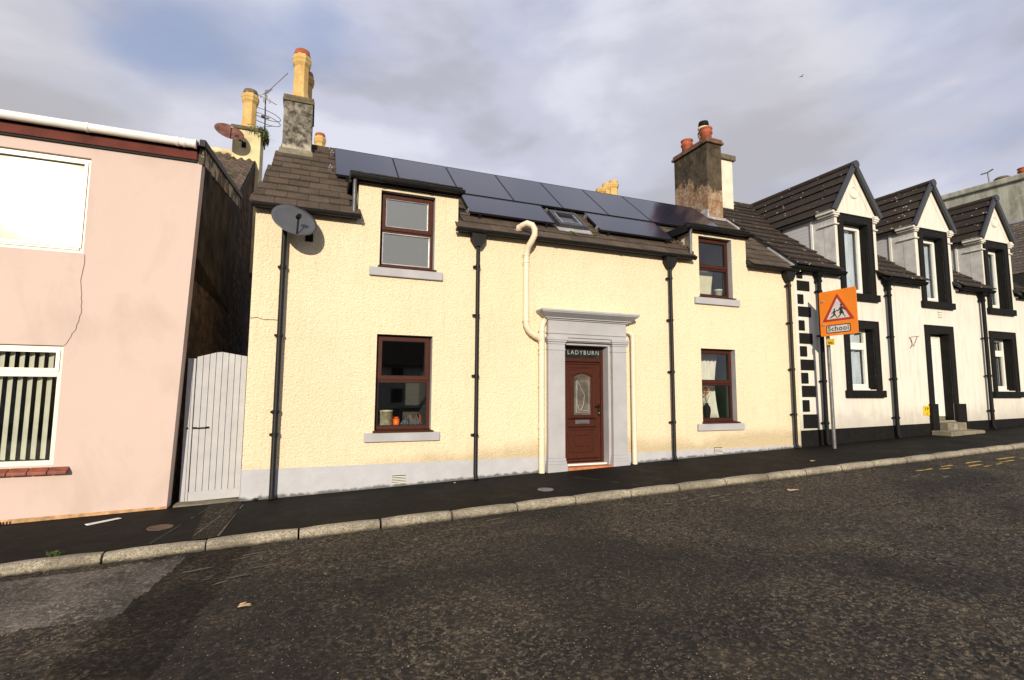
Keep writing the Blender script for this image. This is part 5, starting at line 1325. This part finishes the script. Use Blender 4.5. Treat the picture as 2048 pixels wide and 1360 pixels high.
# two running children
kid = {
 'big': [(.62, .72), (.60, .70), (.60, .675), (.615, .655), (.60, .64), (.575, .63), (.545, .585), (.505, .575), (.50, .555), (.515, .545), (.555, .56), (.585, .585), (.575, .53), (.55, .495), (.585, .49), (.57, .455), (.53, .42), (.50, .405), (.505, .39), (.53, .395), (.60, .445), (.64, .49), (.68, .455), (.72, .405), (.75, .40), (.755, .415), (.73, .42), (.70, .475), (.70, .50), (.665, .57), (.665, .60), (.70, .575), (.745, .55), (.765, .555), (.76, .57), (.715, .60), (.67, .64), (.645, .655), (.655, .675), (.655, .70), (.64, .72)],
 'small': [(.41, .63), (.395, .615), (.395, .595), (.405, .58), (.385, .565), (.355, .535), (.325, .52), (.32, .505), (.335, .50), (.365, .515), (.385, .53), (.38, .49), (.355, .465), (.30, .435), (.265, .41), (.27, .395), (.29, .40), (.36, .43), (.395, .45), (.43, .455), (.455, .43), (.465, .395), (.495, .39), (.50, .40), (.48, .405), (.475, .44), (.44, .485), (.435, .525), (.455, .535), (.485, .565), (.50, .56), (.505, .575), (.485, .585), (.455, .56), (.43, .57), (.435, .595), (.435, .615), (.42, .63)]}
mb = MB()
for kk in kid.values(): mb.prism([(.50+(u-.515)*.88, .385+(v-.40)*.93) for u, v in kk], S2, .0155, .0165)
mb.build('children_symbol', 'sign_black', sg)
mb = MB(); mb.prism(rrect(.165, .82, .055, .235, .035, .03), S2, .0125, .0135); mb.build('panel_border', 'sign_black', sg)
mb = MB(); mb.prism(rrect(.19, .795, .075, .215, .025, .022), S2, .014, .015); mb.build('panel', 'sign_white', sg)
text_mesh('School', .158, lambda c: (SX-.06-.017, -.868-c.x*1.06, 2.953+c.y), 'lettering', 'sign_black', sg, bold=.0025, spacing=1.12)
mb = MB(); mb.box(SX-.09, SX+.0, SY-.03, SY+.03, 3.05, 3.09); mb.cut(); mb.box(SX-.09, SX, SY-.03, SY+.03, 3.6, 3.64); mb.build_each('clamp', 'alu', sg)
mb = MB(); mb.box(SX-.055, SX-.048, -.74, -.55, 2.59, 2.73); yl = mb.build('number_tag', 'yellow_label', sg)
mb = MB(); mb.box(SX-.0565, SX-.0555, -.72, -.60, 2.62, 2.635); mb.box(SX-.0565, SX-.0555, -.70, -.58, 2.645, 2.66); mb.build('print', 'sign_black', yl)

# ================================================================== SMALL THINGS ON THE GROUND
dc_ = MB(); cx_, cy_ = 3.55, -1.48; dc_.lathe([(0, .006), (.10, .006), (.105, .010), (.125, .010), (.13, .0)], (cx_, cy_, gz(cx_)), 20)
one(dc_, 'stopcock_cover', ['galv'], (cx_, cy_, gz(cx_)), 'small round metal cover in the pavement near the grey doorway', 'cover')
mb = MB(); cx_, cy_ = -1.62, -1.22; mb.lathe([(0, .006), (.12, .006), (.125, .009), (.14, .009), (.145, 0)], (cx_, cy_, gz(cx_)), 20)
one(mb, 'stopcock_cover', [mat('rusty_cover', (.10, .06, .035), .8, noise=(14, .5))], (cx_, cy_, gz(cx_)), 'rusty round cover in the pavement below the pink house corner', 'cover')
mb = MB(); mb.hexa([(-2.58, -.60, gz(-2.58)+.006), (-2.53, -.66, gz(-2.55)+.006), (-2.24, -.42, gz(-2.24)+.006), (-2.29, -.38, gz(-2.29)+.006), (-2.58, -.60, gz(-2.58)+.016), (-2.53, -.66, gz(-2.55)+.02), (-2.24, -.42, gz(-2.24)+.012), (-2.29, -.38, gz(-2.29)+.012)])
one(mb, 'litter', ['paper'], (-2.4, -.5, gz(-2.4)), 'white paper strip on the pavement in front of the pink house', 'litter')
def leaf(x, y, off, s_, label, rot=0.3):
    mb = MB(); random.seed(int(x*100)+7)
    for k in range(3):
        a = rot+k*.7-.7; L = s_*random.uniform(.7, 1.2); c = Vector((x, y, gz(x)+off+.01)); d_ = Vector((math.cos(a), math.sin(a)*.6, .12)); n_ = Vector((-d_.y, d_.x, .1))*.3
        mb.add([c, c+d_*L*.5+n_*L, c+d_*L, c+d_*L*.5-n_*L*.8+Vector((0, 0, .015))], [(0, 1, 2), (0, 2, 3)])
    o = one(mb, 'dry_leaf', ['deadleaf'], (x, y, gz(x)+off), label, 'leaf'); s2_ = o.modifiers.new('thickness', 'SOLIDIFY'); s2_.thickness = .003
leaf(-.45, -4.07, -.10, .11, 'pale crumpled dry leaf on the road at the lower left')
leaf(6.98, -2.98, -.10, .16, 'pale dry leaf on the road below the lower right brown window')
leaf(9.2, -1.6, 0, .09, 'small dry leaf on the pavement near the sign pole')
leaf(2.4, -.25, 0, .045, 'tiny pale scrap by the wall under the lower left window')
def weed(x, y, z, s_, n, label):
    mb = MB(); random.seed(int(x*37)+n)
    for k in range(n):
        a = random.uniform(0, 6.28); L = s_*random.uniform(.5, 1.1); b = Vector((x+random.uniform(-s_, s_)*.6, y+random.uniform(-.3, .3)*s_, z)); t_ = b+Vector((math.cos(a)*L, math.sin(a)*L*.6, L*random.uniform(.5, 1)))
        n_ = Vector((-math.sin(a), math.cos(a), 0))*L*.22
        mb.add([b, b.lerp(t_, .5)+n_, t_, b.lerp(t_, .5)-n_], [(0, 1, 2, 3)])
    one(mb, 'weed', ['leaf'], (x, y, z), label, 'weed')
weed(-.66, -.03, gz(-.66), .05, 26, 'small green weed at the foot of the yellow wall left of the drainpipe')
weed(-2.38, -2.03, gz(-2.38), .07, 34, 'green weed growing between the kerb and pavement at the left')
weed(-3.72, -.06, gz(-3.72), .06, 20, 'weed at the base of the pink house at the left edge')
mb = MB(); random.seed(3)
for i in range(6): mb.box(-3.75+i*.034, -3.735+i*.034, -.012, -.0065, -.315, -.26)
mb.build('air_brick', 'dark', PH)

# bird
bd_ = MB(); B = Vector((28.0, 28.0, 24.6)); ray = None
bx_ = Vector((cam.matrix_world.to_3x3() @ Vector(((1603-1024)/1035.5, (680-153)/1035.5, -1.0)))).normalized()*42 + Vector((0, -9, 1.5))
bd_.lathe([(0, -.11), (.02, -.06), (.034, 0), (.024, .06), (.012, .09), (0, .12)], bx_, 8, mtx=Matrix.Rotation(1.3, 3, 'Y'))
for s_ in (-1, 1): bd_.add([bx_+Vector((.032, 0, .008)), bx_+Vector((-.04, 0, .008)), bx_+Vector((-.008, s_*.10, .064)), bx_+Vector((.016, s_*.2, .02)), bx_+Vector((.04, s_*.096, .06))], [(0, 1, 2, 3, 4)])
one(bd_, 'bird', [mat('dark_feathers', (.02, .02, .022), .8)], tuple(bx_), 'dark bird flying high in the sky on the right', 'bird')

# ================================================================== HOUSES ACROSS THE STREET (mirrored in the window glass)
for i, (x0, x1, h, cm) in enumerate([(-34, -20, 4.6, 'grey_render'), (-18, -4, 5.0, 'cream_chim'), (-3, 11, 4.8, 'grey_render'), (12, 27, 5.2, 'white_render'), (28, 42, 5.4, 'cream_chim')]):
    t_ = thing('opposite_house', 'plain two storey house across the street, mirrored in the windows, %s' % ['grey at the far left', 'cream left of centre', 'grey in the middle', 'white right of centre', 'cream at the far right'][i], 'house', ((x0+x1)/2, -45, gz((x0+x1)/2)), 'houses across the street')
    mb = MB(); b0 = gz(x0)-.6
    mb.yz([(-49, b0), (-41, b0), (-41, h+b0), (-45, h+3+b0), (-49, h+b0)], x0, x1); mb.build('wall', cm, t_)
    mb = MB()
    for a in (-49.3, -40.7): mb.hexa([(x0-.2, a, h+b0-.2), (x1+.2, a, h+b0-.2), (x1+.2, -45, h+3.05+b0), (x0-.2, -45, h+3.05+b0), (x0-.2, a, h+b0), (x1+.2, a, h+b0), (x1+.2, -45, h+3.25+b0), (x0-.2, -45, h+3.25+b0)])
    mb.build('roof', 'slate', t_)
    for wx in (x0+2.5, x0+6.5, x0+10.5):
        for zz in (1.2, 3.2):
            mb = MB(); mb.box(wx, wx+1.1, -40.99, -40.95, b0+zz, b0+zz+1.3); mb.build('window', 'dark', t_)
    mb = MB(); mb.box(x0+.1, x0+1.1, -45.5, -44.5, h+2+b0, h+4.3+b0); c_ = mb.build('chimney', 'sandstone', t_)
    pot(c_, x0+.6, -45, h+4.3+b0, .7, .2)
